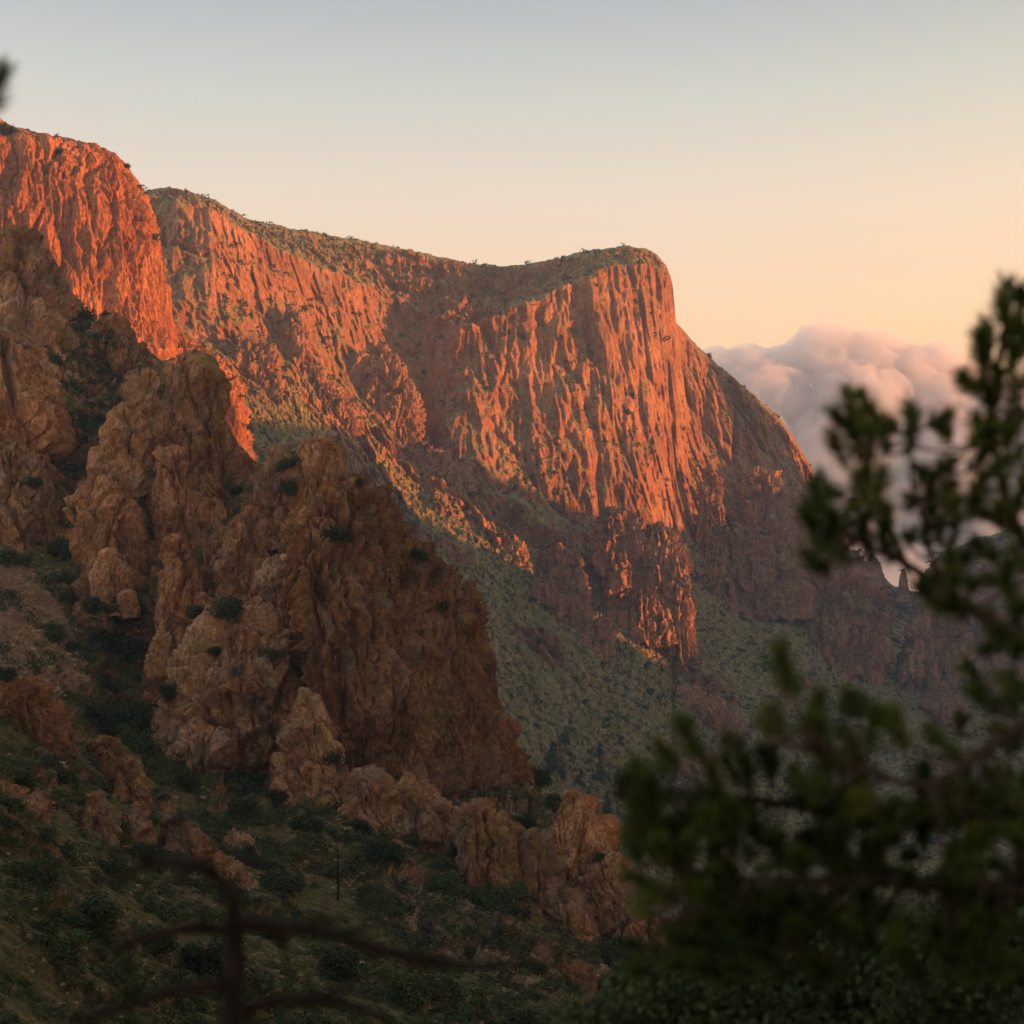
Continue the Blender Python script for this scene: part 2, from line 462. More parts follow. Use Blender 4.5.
# ---------------------------------------------------------------- crags: closed rock bodies with an outline, a distance and a thickness
def crag(name, rows, d, label, seed, W=None, dr=.8, tilt=.35, flute=0.0, vert=2.2, amp=1.0, mat='near_rock', expo=2.5, res=1.35,
         cat='rock crag', kind=None, sink=60, shear=0.0, wmin=.8):
    rows = np.array(rows, float)
    y0, y1 = rows[0, 0], rows[-1, 0] + sink
    rows = np.vstack([rows, [y1, rows[-1, 1] - sink * .25, rows[-1, 2] + sink * .25]])
    wid = (rows[:, 2] - rows[:, 1]).max()
    nz = int(max(24, (y1 - y0) * res)); nf = int(max(28, wid * 1.5 * res)); nb = max(10, nf // 4)
    py = np.linspace(y0, y1, nz)
    l = np.interp(py, rows[:, 0], rows[:, 1]); r = np.interp(py, rows[:, 0], rows[:, 2])
    k = max(1, int(nz * .03)); l, r = smooth1(l, k), smooth1(r, k)
    px2m = d / F
    hmax = ((r - l) * .5 * px2m).max()
    zz = (HY - py) * px2m
    yc = d + tilt * (zz - zz[-1]) + dr * hmax * .3         # the body leans back; its outline is set at the distance of each ring
    hw = (r - l) * .5 * yc / F; cx = ((l + r) * .5 - CX) * yc / F; z = (HY - py) * yc / F
    th = np.r_[np.linspace(math.pi * 1.0, math.pi * 2.0, nf, endpoint=False), np.linspace(0, math.pi, nb, endpoint=False)]
    ct, sn = np.cos(th), np.sin(th)
    cs = np.sign(ct) * np.abs(ct) ** (2 / expo); ss = np.sign(sn) * np.abs(sn) ** (2 / expo)
    hd = np.minimum(dr * (.35 * hmax + .65 * hw), dr * hw * 2.2)      # half depth of each ring
    P = np.stack([cx[:, None] + hw[:, None] * cs[None], yc[:, None] + hd[:, None] * ss[None] + shear * hw[:, None] * cs[None],
                  np.broadcast_to(z[:, None], (nz, len(th)))], -1)
    # round the top over with a few shrinking rings
    caps = []
    c0 = np.array([cx[0], yc[0], z[0]])
    for q in (.25, .5, .72, .9):
        ring = c0 + (P[0] - c0) * q
        ring[:, 2] += min(hw[0] * .5, 4 * px2m) * math.sqrt(1 - q * q)
        caps.append(ring)
    P = np.concatenate([np.array(caps), P], 0)
    nr, nc = P.shape[:2]
    ext = np.concatenate([P[:, -1:], P, P[:, :1]], 1)
    N = grid_normals(ext)[:, 1:-1]
    # make normals point outwards
    cen = np.stack([np.interp(np.arange(nr), np.arange(4, nr), cx), np.interp(np.arange(nr), np.arange(4, nr), yc), P[:, 0, 2]], -1)
    if ((P - cen[:, None]) * N).sum() < 0: N = -N
    W = max(W or 0, hmax * wmin if kind is None else 0, 4 * px2m)
    D = rock_disp(P, W, seed, vert=vert, flute=flute, amp=amp)
    D = D + rock_disp(P, W * .3, seed + 100, vert=vert, amp=.3 * amp)
    D = D - np.quantile(D, .72)
    fade = np.minimum(1, (np.arange(nr) + 2) / (10.0 if kind is None else 90.0))
    P = P + N * (D * fade[:, None])[..., None]
    ctop = P[0].mean(0) + np.array([0, 0, hw[0] * .03])
    V = np.concatenate([P.reshape(-1, 3), ctop[None]], 0)
    f = grid_faces(nr, nc, wrap=True)
    j = np.arange(nc); capf = np.stack([np.full(nc, nr * nc), j, (j + 1) % nc, (j + 1) % nc], -1)
    me = bpy.data.meshes.new(name)
    quads = f; tris = capf[:, :3]
    nq, nt = len(quads), len(tris)
    me.vertices.add(len(V)); me.vertices.foreach_set('co', np.ascontiguousarray(V, np.float32).ravel())
    li = np.r_[quads.ravel(), tris.ravel()].astype(np.int32)
    me.loops.add(len(li)); me.loops.foreach_set('vertex_index', li)
    me.polygons.add(nq + nt)
    me.polygons.foreach_set('loop_start', np.r_[np.arange(nq) * 4, nq * 4 + np.arange(nt) * 3].astype(np.int32))
    me.polygons.foreach_set('use_smooth', np.ones(nq + nt, bool))
    me.update(calc_edges=True)
    me.materials.append(M[mat])
    o = obj(name, me)
    return tag(o, label, None if kind == 'structure' else cat, kind=kind)


build_far()
build_near()


def scree(poly, label, seed):
    """a sheet of loose stone lying on the hillside inside a rough outline"""
    P, PX, PY = HILL['P'], HILL['PX'], HILL['PY']
    wx = PX + 9 * perlin(PX / 22, PY / 22, PX * 0, seed) + 3 * perlin(PX / 6, PY / 6, PX * 0, seed + 1)
    wy = PY + 9 * perlin(PX / 22, PY / 22, PX * 0, seed + 2) + 3 * perlin(PX / 6, PY / 6, PX * 0, seed + 3)
    ins = np.zeros(PX.shape, bool)
    for (xa, ya), (xb, yb) in zip(poly, poly[1:] + poly[:1]):
        c = ((ya > wy) != (yb > wy)) & (wx < (xb - xa) * (wy - ya) / ((yb - ya) or 1e-6) + xa)
        ins ^= c
    nr, nc = PX.shape
    f = grid_faces(nr, nc); f = f[ins.ravel()[f].all(1)]
    idx, inv = np.unique(f, return_inverse=True)
    V = P.reshape(-1, 3)[idx] + np.array([0, -.12, .22])
    V = V + .10 * perlin(V[:, 0] * 1.1, V[:, 1] * 1.1, V[:, 2] * 1.1, 5)[:, None] * np.array([0, -.5, 1])
    tag(obj('scree', mesh_np('scree', V, inv.reshape(-1, 4), M['scree'])), label, kind='structure')


scree([(-60, 555), (20, 562), (48, 590), (72, 625), (88, 665), (84, 700), (55, 690), (20, 672), (-60, 672)], 'brown scree chute at the left edge', 5)
scree([(158, 818), (178, 822), (206, 845), (240, 868), (252, 888), (228, 892), (196, 876), (168, 856)], 'pale rubble run across the green slope', 9)
scree([(96, 752), (128, 768), (146, 792), (118, 790)], 'small rubble patch under the dark thicket', 12)
scree([(380, 880), (440, 868), (480, 910), (540, 940), (560, 985), (500, 985), (430, 950), (385, 925)], 'stony patch below the knobby rock band', 15)

# the sunlit dome at the upper left and its apron of ribs
crag('dome_cliff', [(121, -60, 2), (128, -120, 12), (138, -140, 26), (146, -150, 46), (150, -155, 92), (153, -160, 108), (160, -165, 122), (172, -168, 132), (195, -170, 145),
                    (220, -172, 155), (250, -174, 162), (300, -176, 166), (345, -178, 172), (370, -180, 190), (420, -184, 215)],
     1120, 'sunlit orange dome cliff rising at the upper left behind the shaded ridge', 7, W=40, dr=.55, tilt=.12, flute=1.5, vert=3.5, mat='dome_rock', kind='structure', expo=2.2, amp=.6)
crag('dome_apron', [(318, 150, 168), (335, 140, 186), (350, 140, 206), (365, 140, 222), (385, 140, 236), (410, 140, 244), (440, 140, 246)],
     1165, 'sunlit stepped rock ribs running down right from the dome cliff', 8, W=32, dr=.9, tilt=.5, flute=1.6, vert=3.0, mat='dome_rock', kind='structure')

# second tier of cliffs and the outcrops on the far talus
def far_crag(name, rows, label, seed, off=0, **kw):
    yb = rows[-1][0]; xm = .5 * (rows[-1][1] + rows[-1][2])
    d = float(far_depth(np.array([xm]), np.array([float(yb)]))[0][0]) + off
    kw.setdefault('mat', 'spire_rock'); kw.setdefault('flute', 1.6); kw.setdefault('vert', 3.2); kw.setdefault('tilt', .3)
    kw.setdefault('sink', 14); kw.setdefault('cat', 'rock outcrop')
    return crag(name, rows, d, label, seed, **kw)


far_crag('rock_outcrop', [(306, 288, 296), (320, 283, 304), (345, 278, 311), (366, 274, 313)], 'sunlit cone shaped buttress leaning on the far cliff left of the shaded recess', 11, W=30)
far_crag('rock_outcrop', [(340, 238, 256), (350, 232, 272), (368, 232, 282), (386, 236, 284)], 'small sunlit rib cluster on the ledge right of the dome apron', 12, W=26, off=20)
far_crag('rock_outcrop', [(368, 290, 318), (380, 288, 334), (400, 292, 352), (420, 312, 360), (434, 330, 360)], 'sunlit row of fluted ribs below the cone shaped buttress', 13, W=26, off=30)
far_crag('rock_outcrop', [(348, 368, 388), (362, 356, 402), (385, 352, 414), (410, 352, 420), (432, 358, 424), (446, 366, 420)], 'broad fluted outcrop in half shade under the dark recess', 14, W=34, off=30)
far_crag('rock_outcrop', [(443, 418, 428), (455, 414, 446), (468, 414, 470), (480, 420, 478)], 'dark rocky knob at the foot of the recess beside the big sunlit wall', 15, W=26, off=20)
far_crag('rock_tower', [(524, 654, 664), (534, 650, 676), (550, 646, 684), (580, 642, 690), (610, 640, 694), (634, 646, 697), (650, 668, 699)], 'tall sunlit rock tower standing free below the far cliff', 16, W=24, flute=2.4, off=-62, cat='rock tower', tilt=.15)
far_crag('rock_outcrop', [(512, 604, 630), (530, 596, 648), (560, 594, 656), (600, 604, 664), (630, 612, 672)], 'ribbed half lit outcrop directly left of the tall sunlit tower', 17, W=26, flute=2.2, off=-20)
far_crag('rock_outcrop', [(545, 548, 562), (560, 536, 580), (590, 534, 586), (612, 540, 590), (626, 556, 588)], 'pale ribbed outcrop on the talus with dark brush at its foot', 18, W=22, flute=2.0, off=10)
far_crag('rock_outcrop', [(619, 598, 608), (628, 582, 614), (642, 574, 616), (655, 580, 616)], 'low round outcrop at the lower end of the pale ribbed talus rocks', 19, W=18, off=0)
far_crag('rock_outcrop', [(678, 660, 672), (688, 654, 700), (702, 654, 724), (714, 670, 738), (724, 690, 744)], 'isolated low outcrop on the green valley slope beyond the pine', 20, W=22, off=0)
far_crag('rock_outcrop', [(536, 508, 516), (545, 500, 524), (558, 502, 528)], 'small brown outcrop high on the talus left of the pale ribs', 21, W=14, off=0)
far_crag('rock_outcrop', [(540, 444, 452), (548, 440, 462), (560, 444, 468)], 'tiny brown outcrop on the grassy talus above the near crag', 22, W=14, off=0)
# buttresses of the right flank and the hills beyond
far_crag('rock_buttress', [(556, 832, 856), (575, 816, 872), (600, 804, 884), (630, 796, 890), (655, 800, 888), (668, 812, 880)], 'hazy triangular buttress at the foot of the mountain left of the notch', 23, W=46, flute=1.8, off=-40, cat='rock buttress', mat='far_rock')
far_crag('rock_buttress', [(470, 752, 764), (500, 738, 790), (540, 726, 806), (580, 716, 812), (604, 708, 814)], 'shaded pyramid buttress on the right flank of the mountain', 24, W=60, flute=1.4, off=-30, cat='rock buttress', mat='far_rock', tilt=.6)
crag('hill_beyond', [(530, 1010, 1100), (545, 965, 1150), (560, 940, 1180), (580, 924, 1200), (600, 912, 1210), (640, 896, 1220), (680, 888, 1230), (720, 890, 1240)], 2380,
     'hazy rocky hill right of the notch behind the pine', 25, W=80, dr=.5, tilt=.7, flute=1.6, vert=3, mat='far_rock', kind='structure')
far_crag('rock_outcrop', [(684, 934, 944), (694, 926, 956), (708, 922, 966), (718, 930, 966)], 'small pink outcrop on the valley floor below the hazy right hill', 26, W=24, off=-30)
far_crag('rock_buttress', [(600, 836, 846), (615, 830, 856), (640, 828, 862), (660, 832, 860)], 'upright rib in front of the hazy triangular buttress', 41, W=20, flute=2.2, off=-90, cat='rock buttress')
far_crag('rock_buttress', [(585, 866, 874), (605, 862, 884), (630, 864, 892), (650, 870, 890)], 'slanting rib right of the upright one below the notch', 42, W=20, flute=2.0, off=-90, cat='rock buttress')
far_crag('rock_buttress', [(600, 930, 950), (620, 914, 966), (650, 900, 972), (676, 896, 970), (688, 904, 950)], 'ribbed hazy crag at the foot of the right hill', 43, W=26, flute=2.2, off=-60, cat='rock buttress')
far_crag('rock_buttress', [(610, 990, 1004), (630, 978, 1016), (660, 974, 1024), (690, 980, 1020)], 'hazy crag behind the pine at the right edge', 44, W=26, flute=2.2, off=-60, cat='rock buttress')
far_crag('rock_buttress', [(470, 704, 712), (490, 700, 722), (530, 694, 728), (570, 694, 724)], 'tall shaded rib right of the sunlit wall', 45, W=26, flute=1.8, off=-20, cat='rock buttress', mat='far_rock')
far_crag('rock_buttress', [(400, 742, 750), (425, 734, 764), (460, 730, 776), (500, 736, 780)], 'shaded shoulder high on the right flank', 46, W=36, flute=1.8, off=130, cat='rock buttress', mat='far_rock', tilt=.5)
for k, (rw, lb) in enumerate([([(569, 902, 904), (575, 900, 906), (590, 898, 909)], 'slim pointed spire standing in the notch on the skyline'),
                              ([(556, 870, 874), (563, 866, 880), (578, 862, 884)], 'knobby spire on the skyline just above the notch')]):
    crag('rock_spire', rw, 2560, lb, 27 + k, W=9, wmin=.2, amp=.7, dr=.8, mat='far_rock', cat='rock spire', sink=12)

# crags of the near ridge, from the skyline down
NC = [
 ('skyline_rock', [(229, 2, 20), (235, -30, 38), (250, -50, 48), (270, -60, 62), (292, -60, 72), (320, -60, 78)], 545, 'dark rounded knob on the ridge skyline at the left edge under the dome', .8, 18),
 ('brushy_rock', [(318, 100, 116), (328, 92, 132), (345, 88, 146), (368, 90, 150)], 505, 'low brushy rock on the ridge crest below the sunlit dome', .8, 10),
 ('rock_block', [(333, -40, 22), (338, -60, 38), (352, -70, 50), (385, -75, 58), (420, -75, 62), (455, -70, 61), (485, -70, 54)], 425, 'big square rock block at the left edge above the scree', .9, 17),
 ('boulder_pile', [(446, -30, 20), (460, -40, 40), (490, -40, 50), (520, -40, 46), (545, -40, 38)], 405, 'broken boulders at the foot of the big square block', .8, 9),
 ('rock_fin', [(371, 146, 152), (380, 140, 160), (400, 134, 168), (430, 130, 172), (470, 130, 172)], 432, 'narrow upright fin between the two tall pinnacles', .8, 10),
 ('rock_pinnacle', [(354, 176, 192), (360, 168, 202), (372, 165, 210), (390, 163, 222), (420, 162, 238), (450, 164, 248), (480, 170, 256), (520, 180, 268), (555, 190, 280)], 425, 'tallest near pinnacle with yellow lichen on its lower face', .8, 17),
 ('rock_pinnacle', [(405, 122, 136), (410, 112, 142), (425, 106, 148), (450, 100, 153), (475, 96, 154), (515, 94, 154), (550, 92, 156)], 405, 'rounded pale pinnacle left of the tallest one', .85, 13),
 ('rock_pinnacle', [(452, 168, 180), (460, 160, 188), (480, 156, 196), (510, 152, 204), (550, 148, 210), (590, 146, 214)], 392, 'lichen covered pinnacle standing in front of the tallest one', .8, 12),
 ('rock_tower', [(465, 104, 118), (475, 92, 126), (500, 80, 134), (520, 78, 140), (545, 78, 142), (575, 78, 140), (600, 76, 138)], 378, 'knobby tower with a dark vertical crack below the pale pinnacle', .85, 11),
 ('boulder', [(552, 104, 118), (560, 98, 124), (575, 92, 130), (600, 90, 132)], 366, 'round boulder set at the base of the knobby tower', .9, 7),
 ('rock_slab', [(500, 204, 214), (515, 200, 226), (545, 198, 234), (590, 196, 238)], 376, 'leaning slab in the gap behind the two sharp front pinnacles', .7, 11),
 ('rock_pinnacle', [(535, 176, 184), (545, 172, 192), (565, 168, 200), (590, 162, 206), (615, 156, 212), (640, 154, 214)], 352, 'sharp pale pinnacle above the dark bushes', .85, 10),
 ('boulder', [(509, 246, 256), (520, 236, 264), (540, 228, 270), (560, 222, 274), (585, 216, 276), (610, 214, 276)], 362, 'big pointed boulder right of the leaning slab', .85, 11),
 ('boulder', [(606, 204, 214), (614, 198, 222), (630, 196, 226)], 342, 'small boulder between dark bushes below the sharp pinnacle', .9, 6),
 ('rock_crag', [(442, 312, 334), (448, 300, 340), (462, 296, 348), (485, 286, 352), (515, 282, 352), (545, 282, 354), (575, 284, 356)], 386, 'round topped crag on the skyline above the great wall', .85, 15),
 ('brushy_rock', [(448, 276, 290), (455, 268, 298), (470, 262, 300), (490, 258, 304)], 396, 'brush topped rock in the saddle left of the round crag', .8, 8),
 ('rock_crag', [(556, 276, 292), (562, 268, 302), (580, 258, 314), (610, 248, 326), (650, 238, 330), (690, 232, 334)], 338, 'pale crag with a flat crown in the centre of the near ridge', .85, 13),
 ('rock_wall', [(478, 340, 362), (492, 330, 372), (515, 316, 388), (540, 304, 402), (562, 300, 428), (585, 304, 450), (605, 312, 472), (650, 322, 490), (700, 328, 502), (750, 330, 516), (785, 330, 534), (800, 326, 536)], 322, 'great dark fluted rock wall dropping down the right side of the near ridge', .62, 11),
 ('rock_slab', [(612, 226, 246), (628, 212, 290), (650, 196, 304), (680, 178, 310), (710, 160, 312), (735, 148, 308), (760, 156, 298), (780, 190, 270), (792, 215, 256)], 306, 'broad tilted slab with diagonal cracks at the foot of the ridge', .7, 20),
 ('boulder', [(628, 236, 248), (636, 226, 254), (655, 222, 256), (672, 224, 254)], 300, 'upright boulder leaning on top of the tilted slab', .8, 7),
 ('rock_crag', [(690, 300, 312), (700, 296, 320), (725, 290, 330), (748, 280, 338), (775, 274, 344), (800, 272, 348), (816, 274, 346)], 284, 'craggy heap of blocks right of the tilted slab', .8, 9),
 ('rock_crag', [(770, 352, 366), (780, 342, 400), (790, 340, 430), (805, 338, 446), (830, 338, 452), (850, 344, 448), (862, 360, 440)], 268, 'knobby rock band under the great wall', .7, 10),
 ('rock_crag', [(806, 470, 492), (816, 458, 510), (835, 452, 530), (860, 452, 552), (890, 470, 570), (915, 505, 582), (932, 540, 588)], 248, 'slanting rock rib below the foot of the great wall', .7, 13),
 ('boulder', [(792, 562, 578), (800, 554, 592), (818, 546, 602), (838, 542, 608), (855, 544, 606), (872, 550, 602)], 268, 'large rounded red boulder at the right end of the ridge', .85, 13),
 ('rock_crag', [(856, 594, 612), (866, 588, 622), (884, 582, 632), (905, 578, 638), (925, 580, 646), (945, 590, 660)], 254, 'reddish crag below the rounded boulder', .8, 11),
 ('rock_crag', [(910, 640, 652), (920, 632, 662), (938, 628, 674), (956, 632, 684)], 246, 'lowest red rock of the ridge beside the pine branches', .8, 9),
 ('boulder', [(964, 570, 584), (972, 562, 592), (988, 558, 598), (1004, 560, 600)], 205, 'weathered boulder at the bottom of the slope left of the leafy bush', .85, 5),
 ('boulder', [(968, 600, 608), (976, 594, 614), (990, 592, 618)], 214, 'smaller boulder beside the weathered one', .85, 4),
 ('boulder', [(985, 534, 546), (992, 530, 552), (1004, 528, 556)], 190, 'low boulder half sunk in brush at the slope bottom', .85, 4),
 ('rock_outcrop', [(678, -20, 10), (690, -40, 34), (710, -50, 58), (735, -50, 74), (760, -50, 78)], 212, 'rough outcrop on the slope at the left edge under the scree', .6, 8),
 ('rock_outcrop', [(783, -10, 8), (795, -30, 30), (815, -40, 44), (845, -40, 46)], 138, 'shaded rock at the left edge low on the slope', .7, 5),
 ('rock_outcrop', [(794, 92, 104), (805, 84, 114), (830, 80, 118), (858, 80, 116)], 168, 'pitted outcrop standing on the green slope', .8, 5),
 ('rock_outcrop', [(806, 130, 142), (816, 120, 150), (838, 116, 154)], 176, 'small split rock right of the pitted outcrop', .8, 4),
 ('rock_outcrop', [(738, 100, 112), (750, 96, 128), (770, 100, 142), (786, 112, 148)], 222, 'crumbling outcrop on the slope below the dark thicket', .6, 6),
 ('rock_outcrop', [(820, 158, 172), (830, 154, 190), (850, 160, 222), (870, 178, 246), (884, 198, 250)], 178, 'long rubble covered slab across the green slope', .5, 5),
 ('rock_outcrop', [(830, 228, 238), (840, 224, 250), (856, 232, 262)], 205, 'small pale rock at the head of the rubble slab', .6, 4),
]
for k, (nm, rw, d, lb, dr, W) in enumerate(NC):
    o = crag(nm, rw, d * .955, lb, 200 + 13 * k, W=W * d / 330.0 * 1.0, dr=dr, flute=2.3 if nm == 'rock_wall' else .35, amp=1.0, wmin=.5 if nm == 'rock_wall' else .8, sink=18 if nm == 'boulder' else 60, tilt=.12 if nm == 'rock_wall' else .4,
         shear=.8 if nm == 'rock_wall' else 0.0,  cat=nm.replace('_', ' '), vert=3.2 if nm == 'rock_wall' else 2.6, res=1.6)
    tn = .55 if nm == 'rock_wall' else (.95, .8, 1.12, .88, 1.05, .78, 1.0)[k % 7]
    o.color = (tn, tn * (1 - .04 * (k % 3 - 1)), tn * (1 - .08 * (k % 3 - 1)), 1)      # own tone per rock; great wall's has shade painted in over dark varnish

# the slope under the camera, the plain beyond and an unseen ridge to the right, skyline shaped to gate the sun
def ground_sheet():
    n = 160
    x = np.linspace(-70, 90, n); y = np.linspace(-25, 150, n)
    X, Y = np.meshgrid(x, y)
    Z = -1.75 - .405 * np.maximum(Y, -4) - .02 * X + .25 * fbm(X / 5, Y / 5, X * 0, 3, 401) * sst(1.5, 8, np.hypot(X, Y))
    P = np.stack([X, Y, Z], -1)[::-1]
    me = mesh_np('ground', P.reshape(-1, 3), grid_faces(n, n), M['near_hill'])
    tag(obj('ground', me), 'rocky ground falling away below the viewpoint', kind='structure')


ground_sheet()
# ---------------------------------------------------------------- sun, sky, haze, camera
SUN_EL, SUN_BACK = R(5.0), R(8.0)          # elevation; degrees behind the picture plane, from the right
LH = np.array([math.cos(SUN_BACK), -math.sin(SUN_BACK)]); PERP = np.array([math.sin(SUN_BACK), math.cos(SUN_BACK)])
TAN = math.tan(SUN_EL)


def shade_ridge():
    """unseen high ground right of the frame: its skyline is shaped to set where the last sun still reaches"""
    U = 1650.0
    s = np.arange(-350, 4201, 6.0)
    h = curve([(-1500, 880), (760, 880), (900, 280), (1150, 250), (1210, 365), (1600, 375), (1608, 85), (1682, 85), (1688, 375), (1780, 365), (1808, 335), (1845, 285), (1920, 250), (2080, 250), (2200, 310), (2310, 380), (2350, 550), (2430, 550), (2490, 335), (2560, 335), (2660, 470), (2900, 420), (4200, 380)], s)  # skyline heights cut to block the sun, with dips that let it through
    h = smooth1(h, 2) + 9 * fbm(s / 70, s * 0, s * 0, 4, 501)
    prof = [(-520, -.97), (-340, -.55), (-160, -.2), (-60, -.05), (0, 0), (60, -.06), (200, -.3), (420, -.7), (600, -.97)]
    rows = []
    for u, f in prof:
        zz = h + f * (h + 440) + (25 * fbm(s / 60, s * 0 + u / 60, s * 0, 3, 502) if f else 0)
        rows.append(np.stack([(U + u) * LH[0] + s * PERP[0], (U + u) * LH[1] + s * PERP[1], zz], -1))
    P = np.array(rows)
    me = mesh_np('ridge', P.reshape(-1, 3), grid_faces(P.shape[0], P.shape[1]), M['far_rock'])
    tag(obj('ridge', me), 'unseen ridge on the sunset side with a skyline shaped to gate the sun', kind='structure')


shade_ridge()


def plain():
    n = 90
    X, Y = np.meshgrid(np.linspace(-1250, 2950, n), np.linspace(-650, 4050, n))
    P = np.stack([X, Y, -415 + 8 * fbm(X / 300, Y / 300, X * 0, 3, 601)], -1)[::-1]
    tag(obj('valley_floor', mesh_np('valley_floor', P.reshape(-1, 3), grid_faces(n, n), M['far_rock'])), 'brushy floor of the valley', kind='structure')


plain()

el, az = SUN_EL, math.pi / 2 + SUN_BACK      # azimuth clockwise from the view direction (+Y)
Lv = Vector((math.cos(SUN_BACK) * math.cos(el), -math.sin(SUN_BACK) * math.cos(el), math.sin(el)))
sun = bpy.data.lights.new('sun', 'SUN'); sun.energy = 5.0; sun.angle = R(.53); sun.color = (1.0, .31, .06)
so = bpy.data.objects.new('sun', sun); COL.objects.link(so); so.rotation_euler = Lv.to_track_quat('Z', 'Y').to_euler()

w = bpy.data.worlds.new('World'); SC.world = w; w.use_nodes = True
nt = w.node_tree; nt.nodes.clear()
out = nt.nodes.new('ShaderNodeOutputWorld'); bg = nt.nodes.new('ShaderNodeBackground')
sky = nt.nodes.new('ShaderNodeTexSky'); sky.sky_type = 'NISHITA'; sky.sun_disc = False
sky.sun_elevation = SUN_EL; sky.sun_rotation = az; sky.altitude = 1800; sky.air_density = 1.0; sky.dust_density = 2.0; sky.ozone_density = 1.5
SKY_K = .085
bg.inputs['Strength'].default_value = SKY_K
tc = nt.nodes.new('ShaderNodeTexCoord'); sx = nt.nodes.new('ShaderNodeSeparateXYZ')
nt.links.new(tc.outputs['Generated'], sx.inputs[0])
rp = nt.nodes.new('ShaderNodeValToRGB'); nt.links.new(sx.outputs[2], rp.inputs[0])
SKYSTOPS = [(0.0, (6.9, 4.7, 2.9)), (.15, (7.5, 4.45, 2.15)), (.2, (7.35, 4.8, 2.75)), (.265, (6.3, 4.95, 3.65)), (.33, (4.55, 4.45, 3.85)), (.39, (3.05, 3.35, 3.4)), (.62, (2.2, 2.35, 2.45)), (.9, (2.2, 2.25, 2.3))]
cr = rp.color_ramp
while len(cr.elements) < len(SKYSTOPS): cr.elements.new(.5)
for e, (p, c) in zip(cr.elements, SKYSTOPS): e.position = p; e.color = (*c, 1)
mx = nt.nodes.new('ShaderNodeMix'); mx.data_type = 'RGBA'; mx.inputs[0].default_value = .8
nt.links.new(sky.outputs[0], mx.inputs[6]); nt.links.new(rp.outputs[0], mx.inputs[7])
# warmer towards the sunset; unseen side opposite the sun raised as added fill
dt = nt.nodes.new('ShaderNodeVectorMath'); dt.operation = 'DOT_PRODUCT'; nt.links.new(tc.outputs['Generated'], dt.inputs[0]); dt.inputs[1].default_value = (LH[0], LH[1], 0)
gl = nt.nodes.new('ShaderNodeValToRGB'); mr = nt.nodes.new('ShaderNodeMapRange'); nt.links.new(dt.outputs['Value'], mr.inputs[0])
mr.inputs[1].default_value = -1; mr.inputs[2].default_value = 1; nt.links.new(mr.outputs[0], gl.inputs[0])
GL = [(0.0, (2.8, 2.6, 2.5)), (.10, (1.95, 1.85, 1.8)), (.21, (.98, .99, 1.02)), (.30, (.95, .97, 1.0)), (.5, (1, 1, 1)), (.67, (1.10, 1.03, .92)), (1.0, (1.2, 1.0, .75))]
while len(gl.color_ramp.elements) < len(GL): gl.color_ramp.elements.new(.5)
for e, (p, q) in zip(gl.color_ramp.elements, GL): e.position = p; e.color = (*q, 1)
m2 = nt.nodes.new('ShaderNodeMix'); m2.data_type = 'RGBA'; m2.blend_type = 'MULTIPLY'; m2.inputs[0].default_value = 1
nt.links.new(mx.outputs[2], m2.inputs[6]); nt.links.new(gl.outputs[0], m2.inputs[7])
nt.links.new(m2.outputs[2], bg.inputs['Color']); nt.links.new(bg.outputs[0], out.inputs['Surface'])


def haze(density=.78e-4):
    x0, x1, y0, y1, z0, z1 = -1300, 3000, -700, 4100, -485, 985
    V = np.array([(x, y, z) for x in (x0, x1) for y in (y0, y1) for z in (z0, z1)], float)
    Fc = np.array([(0, 1, 3, 2), (4, 6, 7, 5), (0, 4, 5, 1), (2, 3, 7, 6), (0, 2, 6, 4), (1, 5, 7, 3)])
    t = NT('haze')
    pv = t.new('ShaderNodeVolumePrincipled'); pv.inputs['Density'].default_value = density
    pv.inputs['Color'].default_value = (.50, .71, 1.0, 1); pv.inputs['Anisotropy'].default_value = .1
    t.link(pv.outputs[0], t.out.inputs['Volume'])
    o = obj('haze', mesh_np('haze', V, Fc, t.m, smooth=False)); o.display_type = 'WIRE'
    tag(o, 'thin blue evening haze filling the valley', kind='stuff')


cam = bpy.data.cameras.new('camera'); co = bpy.data.objects.new('camera', cam); COL.objects.link(co)
co.location = (0, 0, 0); co.rotation_euler = (R(90), 0, 0)
cam.lens = 50; cam.sensor_width = 36; cam.shift_y = 88 / 1024; cam.clip_start = .05; cam.clip_end = 200000
cam.dof.use_dof = True; cam.dof.focus_distance = 600; cam.dof.aperture_fstop = 2.5
SC.camera = co
SC.view_settings.view_transform = 'Standard'; SC.view_settings.look = 'None'; SC.view_settings.gamma = 1.0
SC.view_settings.exposure = 1.16
SC.render.engine = 'CYCLES'
SC.cycles.use_denoising = True
SC.cycles.max_bounces = 6; SC.cycles.diffuse_bounces = 3; SC.cycles.volume_bounces = 3; SC.cycles.transparent_max_bounces = 8
# ---------------------------------------------------------------- foliage helpers
rng = np.random.default_rng(11)


def leaf_mat(name, dark, mid, light, trans=.0, rough=.7):
    t = NT(name)
    at_ = t.new('ShaderNodeAttribute', attribute_name='tint'); oi = t.new('ShaderNodeObjectInfo')
    k = t.math('ADD', t.math('MULTIPLY', at_.outputs['Fac'], .75), t.math('MULTIPLY', oi.outputs['Random'], .25))
    col = t.ramp(k, [(.1, dark), (.5, mid), (.95, light)])
    b = t.bsdf(col, rough, spec=.2)
    if trans:
        tr = t.new('ShaderNodeBsdfTranslucent'); t.link(col, tr.inputs[0])
        mxs = t.new('ShaderNodeMixShader'); mxs.inputs[0].default_value = trans
        t.link(b.outputs[0], mxs.inputs[1]); t.link(tr.outputs[0], mxs.inputs[2]); t.link(mxs.outputs[0], t.out.inputs['Surface'])
    return t.m


